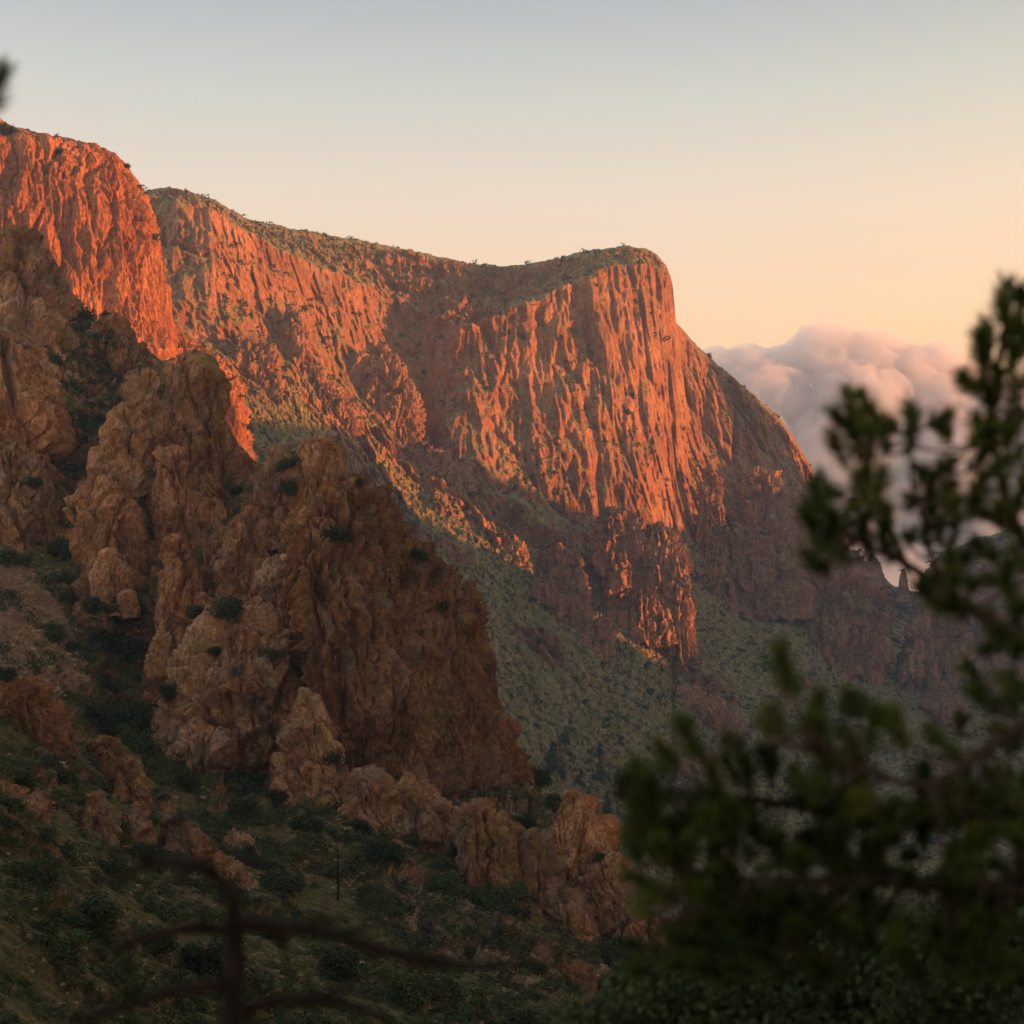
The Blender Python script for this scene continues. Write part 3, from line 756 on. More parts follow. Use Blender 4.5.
def bark_mat(name, a, b, s=60):
    t = NT(name); v = t.coord((1, 1, .3))
    n = t.noise(v, s, 6, .65)
    t.bsdf(t.ramp(n, [(.3, a), (.7, b)]), .95, t.bump(n, .4 / s, 1.0), .1)
    return t.m


M['bush_dark'] = leaf_mat('bush_dark', (.009, .014, .006), (.028, .042, .015), (.065, .085, .03), .1)
M['bush_green'] = leaf_mat('bush_green', (.018, .03, .009), (.055, .085, .024), (.11, .15, .045), .15)
M['bush_grey'] = leaf_mat('bush_grey', (.03, .03, .022), (.065, .065, .045), (.12, .11, .08), .0)
M['grass'] = leaf_mat('grass', (.03, .04, .012), (.085, .09, .028), (.20, .17, .075), .1)
M['far_grass'] = leaf_mat('far_grass', (.13, .13, .05), (.27, .255, .11), (.40, .34, .17))
M['far_shrub'] = leaf_mat('far_shrub', (.014, .022, .011), (.038, .053, .025), (.08, .095, .045))
M['pine_needle'] = leaf_mat('pine_needle', (.02, .036, .008), (.055, .09, .018), (.14, .16, .03), .25, .5)
M['oak_leaf'] = leaf_mat('oak_leaf', (.012, .022, .008), (.034, .058, .018), (.08, .115, .04), .2)
M['bark'] = bark_mat('bark', (.02, .015, .012), (.075, .058, .045))
M['dead_bark'] = bark_mat('dead_bark', (.010, .008, .007), (.04, .03, .027))
M['grey_bark'] = bark_mat('grey_bark', (.05, .04, .035), (.15, .13, .11), 6)
M['stone'] = rock_mat('stone', .5, (.18, .10, .06), (.34, .22, .14), (.52, .38, .27), stain=.2)


def rand_dirs(n):
    v = rng.normal(size=(n, 3)); return v / np.linalg.norm(v, axis=1, keepdims=True)


def leaf_quads(c, nrm, size, aspect=.55):
    """quads at the centres c facing nrm"""
    n = len(c)
    a = np.cross(nrm, rand_dirs(n)); a /= np.linalg.norm(a, axis=1, keepdims=True) + 1e-9
    b = np.cross(nrm, a)
    s = np.asarray(size).reshape(-1, 1) * .5 if np.ndim(size) else size * .5
    a = a * s; b = b * s * aspect
    V = np.stack([c - a, c - b * 1.0, c + a, c + b], 1).reshape(-1, 3)
    return V, np.arange(4 * n).reshape(n, 4)


def lobes_leaves(lobes, n, size, shell=.55, up=.25):
    """leaves spread through overlapping lobes (cx, cy, cz, r, squash)"""
    lob = np.array(lobes, float)
    w = lob[:, 3] ** 2; w /= w.sum()
    k = rng.choice(len(lob), n, p=w)
    d = rand_dirs(n)
    r = (shell + (1 - shell) * rng.random(n) ** .5) * (1 + .18 * rng.normal(size=n))
    clump = 1 + .25 * perlin(d[:, 0] * 3 + k * 7.3, d[:, 1] * 3, d[:, 2] * 3, 5)
    off = d * (r * clump * lob[k, 3])[:, None]
    off[:, 2] *= lob[k, 4]
    c = lob[k, :3] + off
    nn = d + .9 * rand_dirs(n) + np.array([0, 0, up]); nn /= np.linalg.norm(nn, axis=1, keepdims=True)
    V, Fc = leaf_quads(c, nn, size * (.6 + .8 * rng.random(n)))
    tint = np.clip(.45 + .3 * rng.normal(size=n) * .7 + .25 * perlin(c[:, 0] * 2.2, c[:, 1] * 2.2, c[:, 2] * 2.2, 15), 0, 1)
    return V, Fc, np.repeat(tint, 4)


def tube(pts, rad, seg=7):
    """tapered tube along a smoothed polyline"""
    p = np.array(pts, float); r = np.array(rad, float)
    t = np.r_[0, np.cumsum(np.linalg.norm(np.diff(p, axis=0), axis=1))]
    m = max(4, len(p) * 5); tt = np.linspace(0, t[-1], m)
    q = np.stack([smooth1(np.interp(tt, t, p[:, i]), 2) for i in range(3)], 1); q[0], q[-1] = p[0], p[-1]
    rr = np.interp(tt, t, r)
    tg = np.gradient(q, axis=0); tg /= np.linalg.norm(tg, axis=1, keepdims=True) + 1e-9
    ref = np.array([.31, .22, .93]); a = np.cross(tg, ref); a /= np.linalg.norm(a, axis=1, keepdims=True) + 1e-9
    b = np.cross(tg, a)
    th = np.linspace(0, 2 * math.pi, seg, endpoint=False)
    V = q[:, None] + rr[:, None, None] * (np.cos(th)[None, :, None] * a[:, None] + np.sin(th)[None, :, None] * b[:, None])
    V = V.reshape(-1, 3)
    Fc = grid_faces(m, seg, wrap=True)
    # close both ends with a point
    n = len(V); V = np.concatenate([V, q[:1], q[-1:]]); j = np.arange(seg)
    e0 = np.stack([np.full(seg, n), (j + 1) % seg, j, j], -1); o = (m - 1) * seg
    e1 = np.stack([np.full(seg, n + 1), o + j, o + (j + 1) % seg, o + (j + 1) % seg], -1)
    return V, np.concatenate([Fc, e0, e1])


def tri_fix(Fc):
    return Fc


class Bag:
    def __init__(s): s.V, s.F, s.T, s.n = [], [], [], 0

    def add(s, V, Fc, tint=None):
        s.V.append(V); s.F.append(Fc + s.n); s.T.append(np.full(len(V), .5) if tint is None else tint); s.n += len(V)

    def build(s, name, mat, parent=None, smooth=False):
        V = np.concatenate(s.V); Fc = np.concatenate(s.F); T = np.concatenate(s.T)
        # degenerate quads (a repeated last corner) become triangles
        tri = Fc[:, 2] == Fc[:, 3]
        me = bpy.data.meshes.new(name)
        q, t = Fc[~tri], Fc[tri][:, :3]
        li = np.r_[q.ravel(), t.ravel()].astype(np.int32)
        me.vertices.add(len(V)); me.vertices.foreach_set('co', np.ascontiguousarray(V, np.float32).ravel())
        me.loops.add(len(li)); me.loops.foreach_set('vertex_index', li)
        me.polygons.add(len(q) + len(t))
        me.polygons.foreach_set('loop_start', np.r_[np.arange(len(q)) * 4, len(q) * 4 + np.arange(len(t)) * 3].astype(np.int32))
        me.polygons.foreach_set('use_smooth', np.full(len(q) + len(t), smooth))
        me.update(calc_edges=True)
        a = me.attributes.new('tint', 'FLOAT', 'POINT'); a.data.foreach_set('value', T.astype(np.float32))
        me.materials.append(M[mat])
        return obj(name, me, parent)


# ---------------------------------------------------------------- where plants stand: rays from the viewpoint onto the rock
bpy.context.view_layer.update()
DG = bpy.context.evaluated_depsgraph_get()


def cast(px, py, near=0.0):
    v = Vector(((px - CX) / F, 1, (HY - py) / F))
    hit, loc, nor, idx, ob, mt = SC.ray_cast(DG, v * near, v.normalized())
    if not hit: return None
    if nor.dot(v) > 0: nor = -nor
    return loc, nor, ob.name


# prototypes, one unit wide, standing on z = 0
def proto_bush(kind, seed):
    global rng
    rng = np.random.default_rng(seed)
    L = []
    if kind == 'round':
        for _ in range(9):
            a, r = rng.random() * 6.28, .28 * rng.random() ** .5
            L.append((r * math.cos(a), r * math.sin(a),   .12 + .42 * rng.random(), .18 + .08 * rng.random(), .9))
        n, s = 2600, .06
    elif kind == 'spread':
        for _ in range(13):
            a, r = rng.random() * 6.28, .38 * rng.random() ** .5
            L.append((r * math.cos(a), r * math.sin(a), .08 + .30 * rng.random(), .14 + .08 * rng.random(), .8))
        n, s = 2800, .055
    elif kind == 'tall':
        for k in range(14):
            h = k / 13; a = rng.random() * 6.28; r = .26 * (1 - .75 * h) * rng.random() ** .5
            L.append((r * math.cos(a), r * math.sin(a), .2 + 1.15 * h, .22 * (1 - .7 * h) + .03, 1.1))
        n, s = 1800, .075
    else:  # scrub, see-through
        for _ in range(8):
            a, r = rng.random() * 6.28, .34 * rng.random() ** .5
            L.append((r * math.cos(a), r * math.sin(a), .2 + .3 * rng.random(), .14 + .08 * rng.random(), .9))
        n, s = 700, .055
    B = Bag(); B.add(*lobes_leaves(L, n, s, .35))
    S = Bag()
    for l in L[:8]:
        S.add(*tube([(0, 0, -.15), (l[0] * .4, l[1] * .4, l[2] * .5), l[:3]], (.03, .018, .006), 5))
    if kind == 'tall': S.add(*tube([(0, 0, -.15), (0, 0, .6), (0, 0, 1.2)], (.045, .03, .01), 6))
    return B, S


def bush(px, py, wpx, kind, mat, label, name='shrub', cat='shrub', group=None, hs=1.0, near=0.0):
    """(px, py) is the middle of the plant in the photograph; it is stood on the rock found below that point"""
    c = cast(px, py + wpx * (.28 if kind != 'tall' else .6), near)
    if c is None: return None
    loc, nor, on = c
    w_ = wpx * loc.y / F
    key = (kind, mat, random.randrange(3))
    if key not in PROTO:
        B, S = proto_bush(kind, hash(str(key)) % 1000 if False else 900 + len(PROTO))
        r = empty(name, (0, 0, 0)); B.build('foliage', mat, r); S.build('stem', 'grey_bark', r)
        PROTO[key] = r; r = r
    else:
        src = PROTO[key]; r = src.copy(); r.name = name; COL.objects.link(r)
        for ch in src.children:
            q = ch.copy(); COL.objects.link(q); q.parent = r
    r.location = loc - Vector((0, 0, .16 * w_)); r.rotation_euler = (0, 0, random.random() * 6.28)
    r.scale = (w_, w_, w_ * hs * (.85 + .3 * random.random()))
    return tag(r, label, cat, group)


PROTO = {}
random.seed(5)
BUSH = [
 (51, 627, 36, 'round', 'bush_green', 'round green bush standing alone on the brown scree'),
 (73, 645, 18, 'round', 'bush_dark', 'small dark bush at the right edge of the brown scree'),
 (100, 596, 44, 'spread', 'bush_dark', 'upper left bush of the big dark thicket under the knobby tower'),
 (128, 606, 48, 'round', 'bush_dark', 'upper right bush of the big dark thicket under the knobby tower'),
 (112, 640, 56, 'round', 'bush_dark', 'tall middle bush of the big dark thicket right of the scree'),
 (140, 640, 34, 'spread', 'bush_dark', 'right hand bush of the big dark thicket below the sharp pale pinnacle'),
 (106, 676, 40, 'spread', 'bush_dark', 'lowest dark bush of the thicket beside the foot of the scree'),
 (226, 603, 42, 'round', 'bush_dark', 'dark bush tucked right of the sharp pale pinnacle'),
 (197, 606, 28, 'round', 'bush_dark', 'dark bush at the foot of the sharp pale pinnacle'),
 (10, 552, 42, 'round', 'bush_green', 'green bush at the left edge below the boulder pile'),
 (31, 478, 28, 'round', 'bush_dark', 'dark bush on the lower face of the big square block'),
 (64, 541, 38, 'spread', 'bush_dark', 'dark bush in the gully right of the boulder pile'),
 (62, 573, 26, 'spread', 'bush_green', 'greenish bush in the gully just above the scree'),
 (74, 505, 26, 'scrub', 'bush_grey', 'grey thin shrub in the gully under the square block'),
 (287, 461, 22, 'round', 'bush_dark', 'bush on the skyline saddle left of the round topped crag'),
 (289, 484, 26, 'round', 'bush_dark', 'bush in the cleft left of the round topped crag'),
 (239, 487, 18, 'round', 'bush_dark', 'bush on a ledge at the right side of the tallest pinnacle'),
 (335, 526, 38, 'spread', 'bush_dark', 'wide dark bush on the ledge under the round topped crag'),
 (356, 480, 18, 'round', 'bush_dark', 'bush on the skyline right of the round topped crag'),
 (419, 552, 22, 'round', 'bush_dark', 'bush clinging to the upper right edge of the great wall'),
 (440, 600, 24, 'spread', 'bush_dark', 'shrubs in the shaded groove of the great wall'),
 (273, 647, 26, 'spread', 'bush_green', 'low green shrub above the broad tilted slab'),
 (214, 648, 18, 'round', 'bush_dark', 'small shrub at the upper left of the tilted slab'),
 (238, 668, 22, 'scrub', 'bush_grey', 'thin grey shrub left of the leaning upright boulder'),
 (168, 690, 24, 'round', 'bush_dark', 'dark bush at the left corner of the tilted slab'),
 (6, 671, 26, 'round', 'bush_dark', 'dark bush at the left edge on top of the rough outcrop'),
 (128, 708, 60, 'spread', 'bush_dark', 'wide black green thicket left of the tilted slab'),
 (100, 712, 44, 'round', 'bush_dark', 'left end of the black green thicket under the scree'),
 (140, 738, 48, 'spread', 'bush_dark', 'lower bush of the black green thicket by the slab foot'),
 (186, 780, 38, 'round', 'bush_dark', 'round dark bush under the left end of the tilted slab'),
 (244, 809, 38, 'round', 'bush_dark', 'leftmost round dark bush on the grassy strip below the slab'),
 (258, 777, 30, 'round', 'bush_dark', 'dark bush between the tilted slab and the heap of blocks'),
 (277, 795, 28, 'round', 'bush_dark', 'bush at the left foot of the craggy heap of blocks'),
 (306, 816, 42, 'spread', 'bush_dark', 'largest round dark bush below the craggy heap of blocks'),
 (340, 752, 38, 'scrub', 'bush_dark', 'loose shrub growing right of the craggy heap of blocks'),
 (181, 815, 30, 'scrub', 'bush_grey', 'grey twiggy shrub on the slope above the rubble slab'),
 (144, 842, 52, 'spread', 'bush_dark', 'broad dark bush between the pitted outcrop and the rubble slab'),
 (112, 866, 36, 'round', 'bush_dark', 'dark bush under the pitted outcrop'),
 (252, 850, 50, 'spread', 'bush_dark', 'broad dark bush right of the rubble slab'),
 (280, 874, 50, 'spread', 'bush_dark', 'dark bush on the slope left of the bare tree'),
 (226, 822, 20, 'round', 'bush_green', 'small green shrub at the head of the rubble slab'),
 (540, 772, 32, 'round', 'bush_dark', 'dark bush at the right foot of the great wall on the skyline'),
 (531, 812, 34, 'spread', 'bush_dark', 'dark bush in the gap left of the large rounded red boulder'),
 (553, 799, 24, 'round', 'bush_dark', 'bush on top of the large rounded red boulder'),
 (384, 841, 48, 'spread', 'bush_dark', 'broad dark bush below the knobby rock band'),
 (361, 824, 24, 'round', 'bush_dark', 'small dark bush at the left end of the knobby rock band'),
 (412, 838, 22, 'round', 'bush_green', 'small bush against the middle of the knobby rock band'),
 (456, 847, 26, 'round', 'bush_dark', 'dark bush at the top left of the slanting rib'),
 (446, 882, 44, 'round', 'bush_green', 'big green bush left of the slanting rib'),
 (487, 896, 36, 'round', 'bush_green', 'brightest yellow green bush at the foot of the slanting rib'),
 (517, 888, 34, 'round', 'bush_green', 'upper of two green bushes on the slanting rib'),
 (519, 910, 32, 'round', 'bush_dark', 'lower of two bushes on the slanting rib'),
 (381, 900, 38, 'round', 'bush_green', 'round green bush right of the bare tree'),
 (430, 921, 36, 'scrub', 'bush_grey', 'grey loose shrub on the rubble under the big green bush'),
 (502, 928, 40, 'scrub', 'bush_grey', 'purple grey shrub below the brightest green bush'),
 (610, 950, 46, 'spread', 'bush_dark', 'wide dark bush on the right flank below the reddish crag'),
 (600, 855, 14, 'round', 'bush_dark', 'tiny bush in the crack under the rounded red boulder'),
 (412, 950, 44, 'spread', 'bush_green', 'spreading green bush low on the slope behind the dead branch'),
 (532, 960, 40, 'spread', 'bush_dark', 'dark bush above the weathered boulder'),
 (467, 950, 32, 'round', 'bush_dark', 'dark bush low on the slope in the middle above the branch tip'),
 (404, 986, 60, 'round', 'bush_green', 'large green bush at the bottom edge right of the dead trunk'),
 (520, 1014, 50, 'spread', 'bush_dark', 'dark bush at the bottom edge under the weathered boulder'),
 (456, 1004, 44, 'spread', 'bush_green', 'green bush at the bottom edge left of the low boulder'),
 (340, 965, 54, 'round', 'bush_dark', 'dark bush behind the right arm of the dead branch'),
 (300, 985, 50, 'spread', 'bush_green', 'green bush low behind the dead trunk on its right'),
 (205, 955, 58, 'round', 'bush_dark', 'tall bush right behind the dead trunk'),
 (272, 925, 46, 'spread', 'bush_dark', 'dark bush under the rubble slab right of the dead trunk'),
 (150, 925, 64, 'spread', 'bush_dark', 'big dark bush left of the dead trunk between its branches'),
 (96, 905, 60, 'round', 'bush_dark', 'dark bush behind the tip of the upper left dead branch'),
 (60, 935, 56, 'spread', 'bush_green', 'olive bush low at the left behind the dead branches'),
 (135, 985, 52, 'spread', 'bush_green', 'olive green bush at the bottom left of the dead trunk'),
 (40, 870, 50, 'spread', 'bush_dark', 'dark bush under the shaded rock at the left edge'),
 (62, 770, 40, 'spread', 'bush_dark', 'dark bush right of the rough outcrop at the left edge'),
 (20, 770, 36, 'spread', 'bush_green', 'green bush at the left edge between the two rocks'),
 (6, 126, 26, 'round', 'bush_dark', 'dark bush on the very top of the sunlit dome at the left edge'),
 (60, 150, 12, 'round', 'bush_dark', 'small bush on the skyline of the dome left of its crown'),
 (127, 165, 9, 'round', 'bush_dark', 'tiny bush on the right shoulder of the sunlit dome'),
]
for k, (px, py, wp, kd, mt, lb) in enumerate(BUSH):
    bush(px, py, wp, kd, mt, lb)

TREES = [(552, 752, 26, 'tallest hazy conifer on the valley slope right of the great wall'), (565, 735, 15, 'dark round tree uphill of the tallest hazy conifer'),
         (573, 728, 11, 'small tree uphill beside the dark round one'), (600, 750, 17, 'upper of two stacked conifers on the open valley slope'),
         (601, 770, 18, 'lower of two stacked conifers on the open valley slope'), (580, 776, 16, 'conifer between the tallest one and the stacked pair'),
         (536, 724, 10, 'lone small tree next to the skyline of the great wall'), (607, 803, 22, 'tree low in the valley right of the red boulder'),
         (590, 796, 20, 'tree just above the rounded red boulder in the valley'), (621, 737, 10, 'small tree on the slope by the upper pine twigs'),
         (648, 747, 10, 'small tree partly behind the leftmost pine twigs'), (618, 776, 15, 'tree touching the left tip of the pine branch'),
         (562, 770, 16, 'squat tree right below the tallest hazy conifer'), (612, 840, 20, 'tree in the valley beside the reddish crag'),
         (585, 700, 9, 'small lone tree in the middle of the green talus'), (650, 690, 13, 'tree at the left end of the isolated low outcrop'),
         (540, 640, 12, 'dark tree at the left foot of the pale ribbed outcrop'), (552, 650, 11, 'dark tree left of the low round outcrop'),
         (690, 722, 11, 'tree below the isolated low outcrop')]
for px, py, wp, lb in TREES:
    bush(px, py, wp, 'tall' if wp > 14 else 'round', 'far_shrub', lb, 'tree', 'tree', hs=.95, near=560)

# a bare tree on the slope
c = cast(338, 900)
if c:
    u = c[0].y / F; b = Vector(c[0]); r = empty('bare_tree', b); S = Bag()
    S.add(*tube([(0, 0, -1), (.5 * u, 0, 22 * u), (-1 * u, 0, 55 * u)], (1.6 * u, 1.1 * u, .3 * u), 6)); S.build('trunk', 'dead_bark', r)
    S = Bag()
    for k in range(26):
        z = (12 + 40 * random.random()) * u; a = random.random() * 6.28; l = (22 - .3 * z / u) * u * (.5 + random.random() * .6)
        e = (math.cos(a) * l, math.sin(a) * l, z + l * (.3 + .4 * random.random()))
        S.add(*tube([(0, 0, z), (e[0] * .5, e[1] * .5, z + (e[2] - z) * .35), e], (.5 * u, .32 * u, .1 * u), 4))
    S.build('branch', 'dead_bark', r)
    tag(r, 'bare leafless tree on the rubble slope below the knobby rock band', 'tree')


# ---------------------------------------------------------------- cover nobody could count
def cover(name, label, n, box, accept, rad, leaves, lsize, mat, only=None, squash=.8, seed=1, skew=1.8):
    global rng
    rng = np.random.default_rng(seed)
    C, Rr = [], []
    pts = rng.random((n, 2)) * np.array([box[2] - box[0], box[3] - box[1]]) + np.array(box[:2])
    ru = rng.random(n) ** skew
    for (px, py), q in zip(pts, ru):
        c = cast(px, py)
        if c is None: continue
        loc, nor, on = c
        if only and not on.startswith(only): continue
        if not accept(px, py, loc, nor): continue
        r = (rad[0] + (rad[1] - rad[0]) * q) * loc.y / F
        C.append((loc.x, loc.y, loc.z + r * .3)); Rr.append(r)
    C = np.array(C); Rr = np.array(Rr); m = len(C)
    k = np.repeat(np.arange(m), leaves); n = len(k)
    lob = rng.normal(size=(m, 3, 3)) * np.array([.45, .45, .15])          # three lobes to a plant
    d = rand_dirs(n); q = .35 + .65 * rng.random(n) ** .5
    off = lob[k, rng.integers(0, 3, n)] + d * (q * .62)[:, None]
    off[:, 2] *= squash
    nn = d + .8 * rand_dirs(n) + np.array([0, 0, .3]); nn /= np.linalg.norm(nn, axis=1, keepdims=True)
    V, Fc = leaf_quads(C[k] + off * Rr[k, None], nn, lsize * Rr[k] * (.6 + .8 * rng.random(n)))
    tint = np.clip(rng.random(m)[k] * .7 + .3 * rng.random(n), 0, 1)
    B = Bag(); B.add(V, Fc, np.repeat(tint, 4))
    tag(B.build(name, mat), label, kind='stuff')


def nz(v): return float(perlin(np.array([v[0]]), np.array([v[1]]), np.array([v[2]]), 71)[0])


cover('slope_scrub', 'scattered dark scrub over the far talus slopes and summit brow', 46000, (140, 185, 1024, 860),
      lambda px, py, l, n: n.z > .36 and l.y > 640 and nz((l.x / 85, l.y / 85, l.z / 85)) + .5 * nz((l.x / 24, l.y / 24, l.z / 24)) > -.25 + .5 * random.random(), (1.0, 5.8, True), 28, .52, 'far_shrub', seed=3, skew=2.4)
cover('pale_scrub', 'pale grass clumps dotted between the scrub of the far talus', 26000, (200, 380, 1024, 860),
      lambda px, py, l, n: n.z > (.40 if py > np.interp(px, FX, Y_FOOT) + 25 and not (px < 525 and py < 565) else .74) and l.y > 640, (.8, 2.6, True), 12, .5, 'far_grass', seed=4, squash=.6)
cover('skyline_scrub', 'tiny shrubs along the summit skyline', 2600, (0, 120, 700, 300),
      lambda px, py, l, n: l.y > 640 and n.z > .2 and py < np.interp(px, FX, Y_TOP) + 14, (1.0, 3.6, True), 40, .45, 'far_shrub', seed=14, skew=2.5)
cover('gully_brush', 'dense dark brush filling the gully behind the pinnacles', 2200, (30, 290, 160, 580),
      lambda px, py, l, n: abs(px - (72 + (py - 300) * .18)) < 36 and n.z > .1, (3, 9, True), 80, .3, 'bush_dark', only=('near_hillside', 'brushy'), seed=5)
cover('near_scrub', 'low dark scrub scattered over the shaded near slope', 7500, (-5, 560, 700, 1030),
      lambda px, py, l, n: n.z > .25 and l.y < 420 and nz((l.x / 16, l.y / 16, l.z / 16)) > -.05 - .3 * (py > 820), (2.5, 14, True), 120, .23, 'bush_dark', only=('near_hillside', 'scree'), seed=6)
cover('green_scrub', 'low green herbs scattered over the shaded near slope', 5200, (-5, 660, 700, 1030),
      lambda px, py, l, n: n.z > .3 and l.y < 420 and nz((l.x / 15, l.y / 15, 3 + l.z / 15)) > -.1, (2.0, 11, True), 90, .24, 'bush_green', only=('near_hillside', 'scree'), seed=7)
cover('ledge_scrub', 'little shrubs rooted on ledges of the near crags', 2600, (0, 230, 690, 960),
      lambda px, py, l, n: n.z > .58 and l.y < 600, (1.2, 5.0, True), 50, .3, 'bush_dark', only=('rock', 'boulder', 'brushy'), seed=8)
cover('grass', 'olive grass over the lower left slope', 9000, (-5, 700, 640, 1030),
      lambda px, py, l, n: n.z > .35 and l.y < 420 and nz((l.x / 25, l.y / 25, 8 + l.z / 25)) > -.1, (1.2, 4.5, True), 30, .32, 'grass', only=('near_hillside', 'scree'), seed=9, squash=.7)


def stones():
    g = np.random.default_rng(21); B = Bag()
    for _ in range(9000):
        if g.random() < .3: px, py = g.normal(38, 22), g.normal(640, 42)
        else: px, py = g.random() * 660, 690 + g.random() * 335
        c = cast(px, py)
        if c is None or not c[2].startswith(('near_hillside', 'scree')): continue
        l, n, _o = c
        if nz((l.x / 22, l.y / 22, 5 + l.z / 22)) < .0 and not c[2].startswith('scree'): continue
        r = (.8 + 3.2 * g.random() ** 3) * l.y / F
        q = g.normal(size=(8, 3)) * .18 + np.array([(a, b, d) for a in (-.5, .5) for b in (-.5, .5) for d in (-.4, .4)])
        th = g.random() * 6.28; ca, sa = math.cos(th), math.sin(th)
        q = q @ np.array([(ca, sa, 0), (-sa, ca, 0), (0, 0, 1)]) * r * np.array([1.1, 1.1, .8])
        Fq = np.array([(0, 1, 3, 2), (4, 6, 7, 5), (0, 4, 5, 1), (2, 3, 7, 6), (0, 2, 6, 4), (1, 5, 7, 3)])
        B.add(q + np.array(l), Fq)
    tag(B.build('rubble', 'stone'), 'loose brown stones over the scree and the near slope', kind='stuff')


stones()
# ---------------------------------------------------------------- the pine close to the viewpoint
def wpt(px, py, d): return np.array(at(px, py, d))


def sprig(B, S, base, axis, L, g, nl=.040, n=150):
    axis = axis / np.linalg.norm(axis)
    t = g.random(n) ** .8
    d0 = g.normal(size=(n, 3)); d0 -= (d0 @ axis)[:, None] * axis; d0 /= np.linalg.norm(d0, axis=1, keepdims=True)
    dirs = d0 * (.75 + .3 * g.random(n))[:, None] + axis * (.45 + .9 * t)[:, None]; dirs /= np.linalg.norm(dirs, axis=1, keepdims=True)
    p0 = base + axis * (L * t)[:, None]
    ln = nl * (.55 + .75 * g.random(n)) * (1 - .25 * t)
    side = np.cross(dirs, g.normal(size=(n, 3))); side /= np.linalg.norm(side, axis=1, keepdims=True)
    wv = .0015 + .0009 * g.random(n)
    V = np.stack([p0 - side * wv[:, None], p0 + side * wv[:, None], p0 + dirs * ln[:, None] + side * (wv * .3)[:, None], p0 + dirs * ln[:, None] - side * (wv * .3)[:, None]], 1).reshape(-1, 3)
    base_t = np.clip(.35 + .22 * g.normal(), .0, .9)
    B.add(V, np.arange(4 * n).reshape(n, 4), np.repeat(np.clip(base_t + .18 * g.normal(size=n) + .15 * t, 0, 1), 4))
    S.add(*tube([base - axis * .01, base + axis * L * .9], (.003, .0012), 4))


PD = 2.9
LIMBS = [
 [(1190, 760, 3.0, .030), (1100, 690, 2.95, .022), (1024, 642, 2.9, .016), (960, 602, 2.9, .012), (905, 562, 2.88, .009), (858, 542, 2.85, .006), (815, 520, 2.85, .003)],
 [(1180, 640, 3.1, .022), (1080, 590, 3.05, .016), (1020, 540, 3.0, .012), (998, 470, 2.98, .009), (990, 400, 2.95, .007), (1002, 340, 2.95, .005), (1012, 298, 2.95, .003)],
 [(905, 562, 2.88, .008), (884, 512, 2.86, .006), (866, 468, 2.85, .005), (858, 430, 2.85, .003), (852, 404, 2.85, .002)],
 [(940, 588, 2.9, .007), (926, 530, 2.86, .005), (910, 480, 2.84, .004), (912, 450, 2.84, .003), (913, 418, 2.84, .002)],
 [(1185, 600, 2.8, .026), (1090, 690, 2.75, .019), (1024, 722, 2.72, .014), (976, 756, 2.7, .011), (930, 790, 2.68, .008), (870, 775, 2.66, .006), (812, 740, 2.66, .004), (780, 680, 2.66, .002)],
 [(1190, 860, 3.1, .034), (1100, 830, 3.1, .026), (1000, 815, 3.08, .019), (900, 822, 3.05, .014), (800, 806, 3.0, .010), (700, 792, 3.0, .006), (628, 786, 3.0, .003)],
 [(1190, 980, 2.9, .030), (1100, 920, 2.85, .022), (1000, 884, 2.82, .017), (860, 882, 2.8, .012), (730, 880, 2.8, .007), (650, 860, 2.8, .003)],
]
HAND = [(849,404),(867,404),(859,419),(845,424),(873,427),(853,435),(837,448),(858,450),(868,440),(884,432),(894,427),(911,414),(911,435),(938,420),(946,435),(886,448),
        (866,466),(861,481),(879,486),(868,499),(855,507),(835,494),(822,484),(817,497),(827,510),(804,512),(812,525),(832,528),(848,525),(863,528),(884,533),(889,512),(910,504),
        (920,476),(935,479),(948,468),(930,499),(941,504),(951,507),(928,528),(948,486),(977,497),(982,512),(979,461),(992,471),(979,425),(972,388),(966,381),(987,394),(992,409),
        (985,363),(982,352),(987,332),(984,342),(1003,298),(1005,314),(1010,332),(1015,347),(1018,296),(1021,311),(1013,365),(1008,419),(1018,424),(1008,440),(1018,455),(1003,484),
        (1020,499),(997,512),(1013,525),(974,440),(987,437),(1000,380),(1018,390),(1024,340),(1024,475),
        (812,560),(822,568),(837,539),(884,542),(910,539),(894,555),(941,529),(956,519),(974,503),(1000,516),(925,591),(938,583),(953,581),(941,606),(956,606),(972,588),(979,547),
        (992,557),(1008,573),(1018,557),(997,583),(1008,591),(1020,610),(825,548),(842,556),(868,548),(965,560),(950,556),
        (995,627),(1000,637),(987,650),(1018,627),(1018,650),(977,679),(979,697),(1008,687),(1013,705),(995,707),(1020,690),
        (778,655),(783,668),(794,685),(768,720),(776,728),(814,712),(819,728),(845,703),(856,712),(871,710),(889,720),(900,728),(874,728),(850,705),
        (685,728),(690,741),(667,754),(665,767),(634,780),(646,775),(623,785),(734,744),(744,759),(747,772),(770,713),(768,728),(778,723),(765,759),(773,765),(817,718),(812,741),
        (825,739),(830,757),(853,754),(640,800),(655,812),(640,835),(650,850),(668,835),(690,800),(700,815),(845,735),(935,735),(945,745),(960,725),(1000,735),(1015,745)]


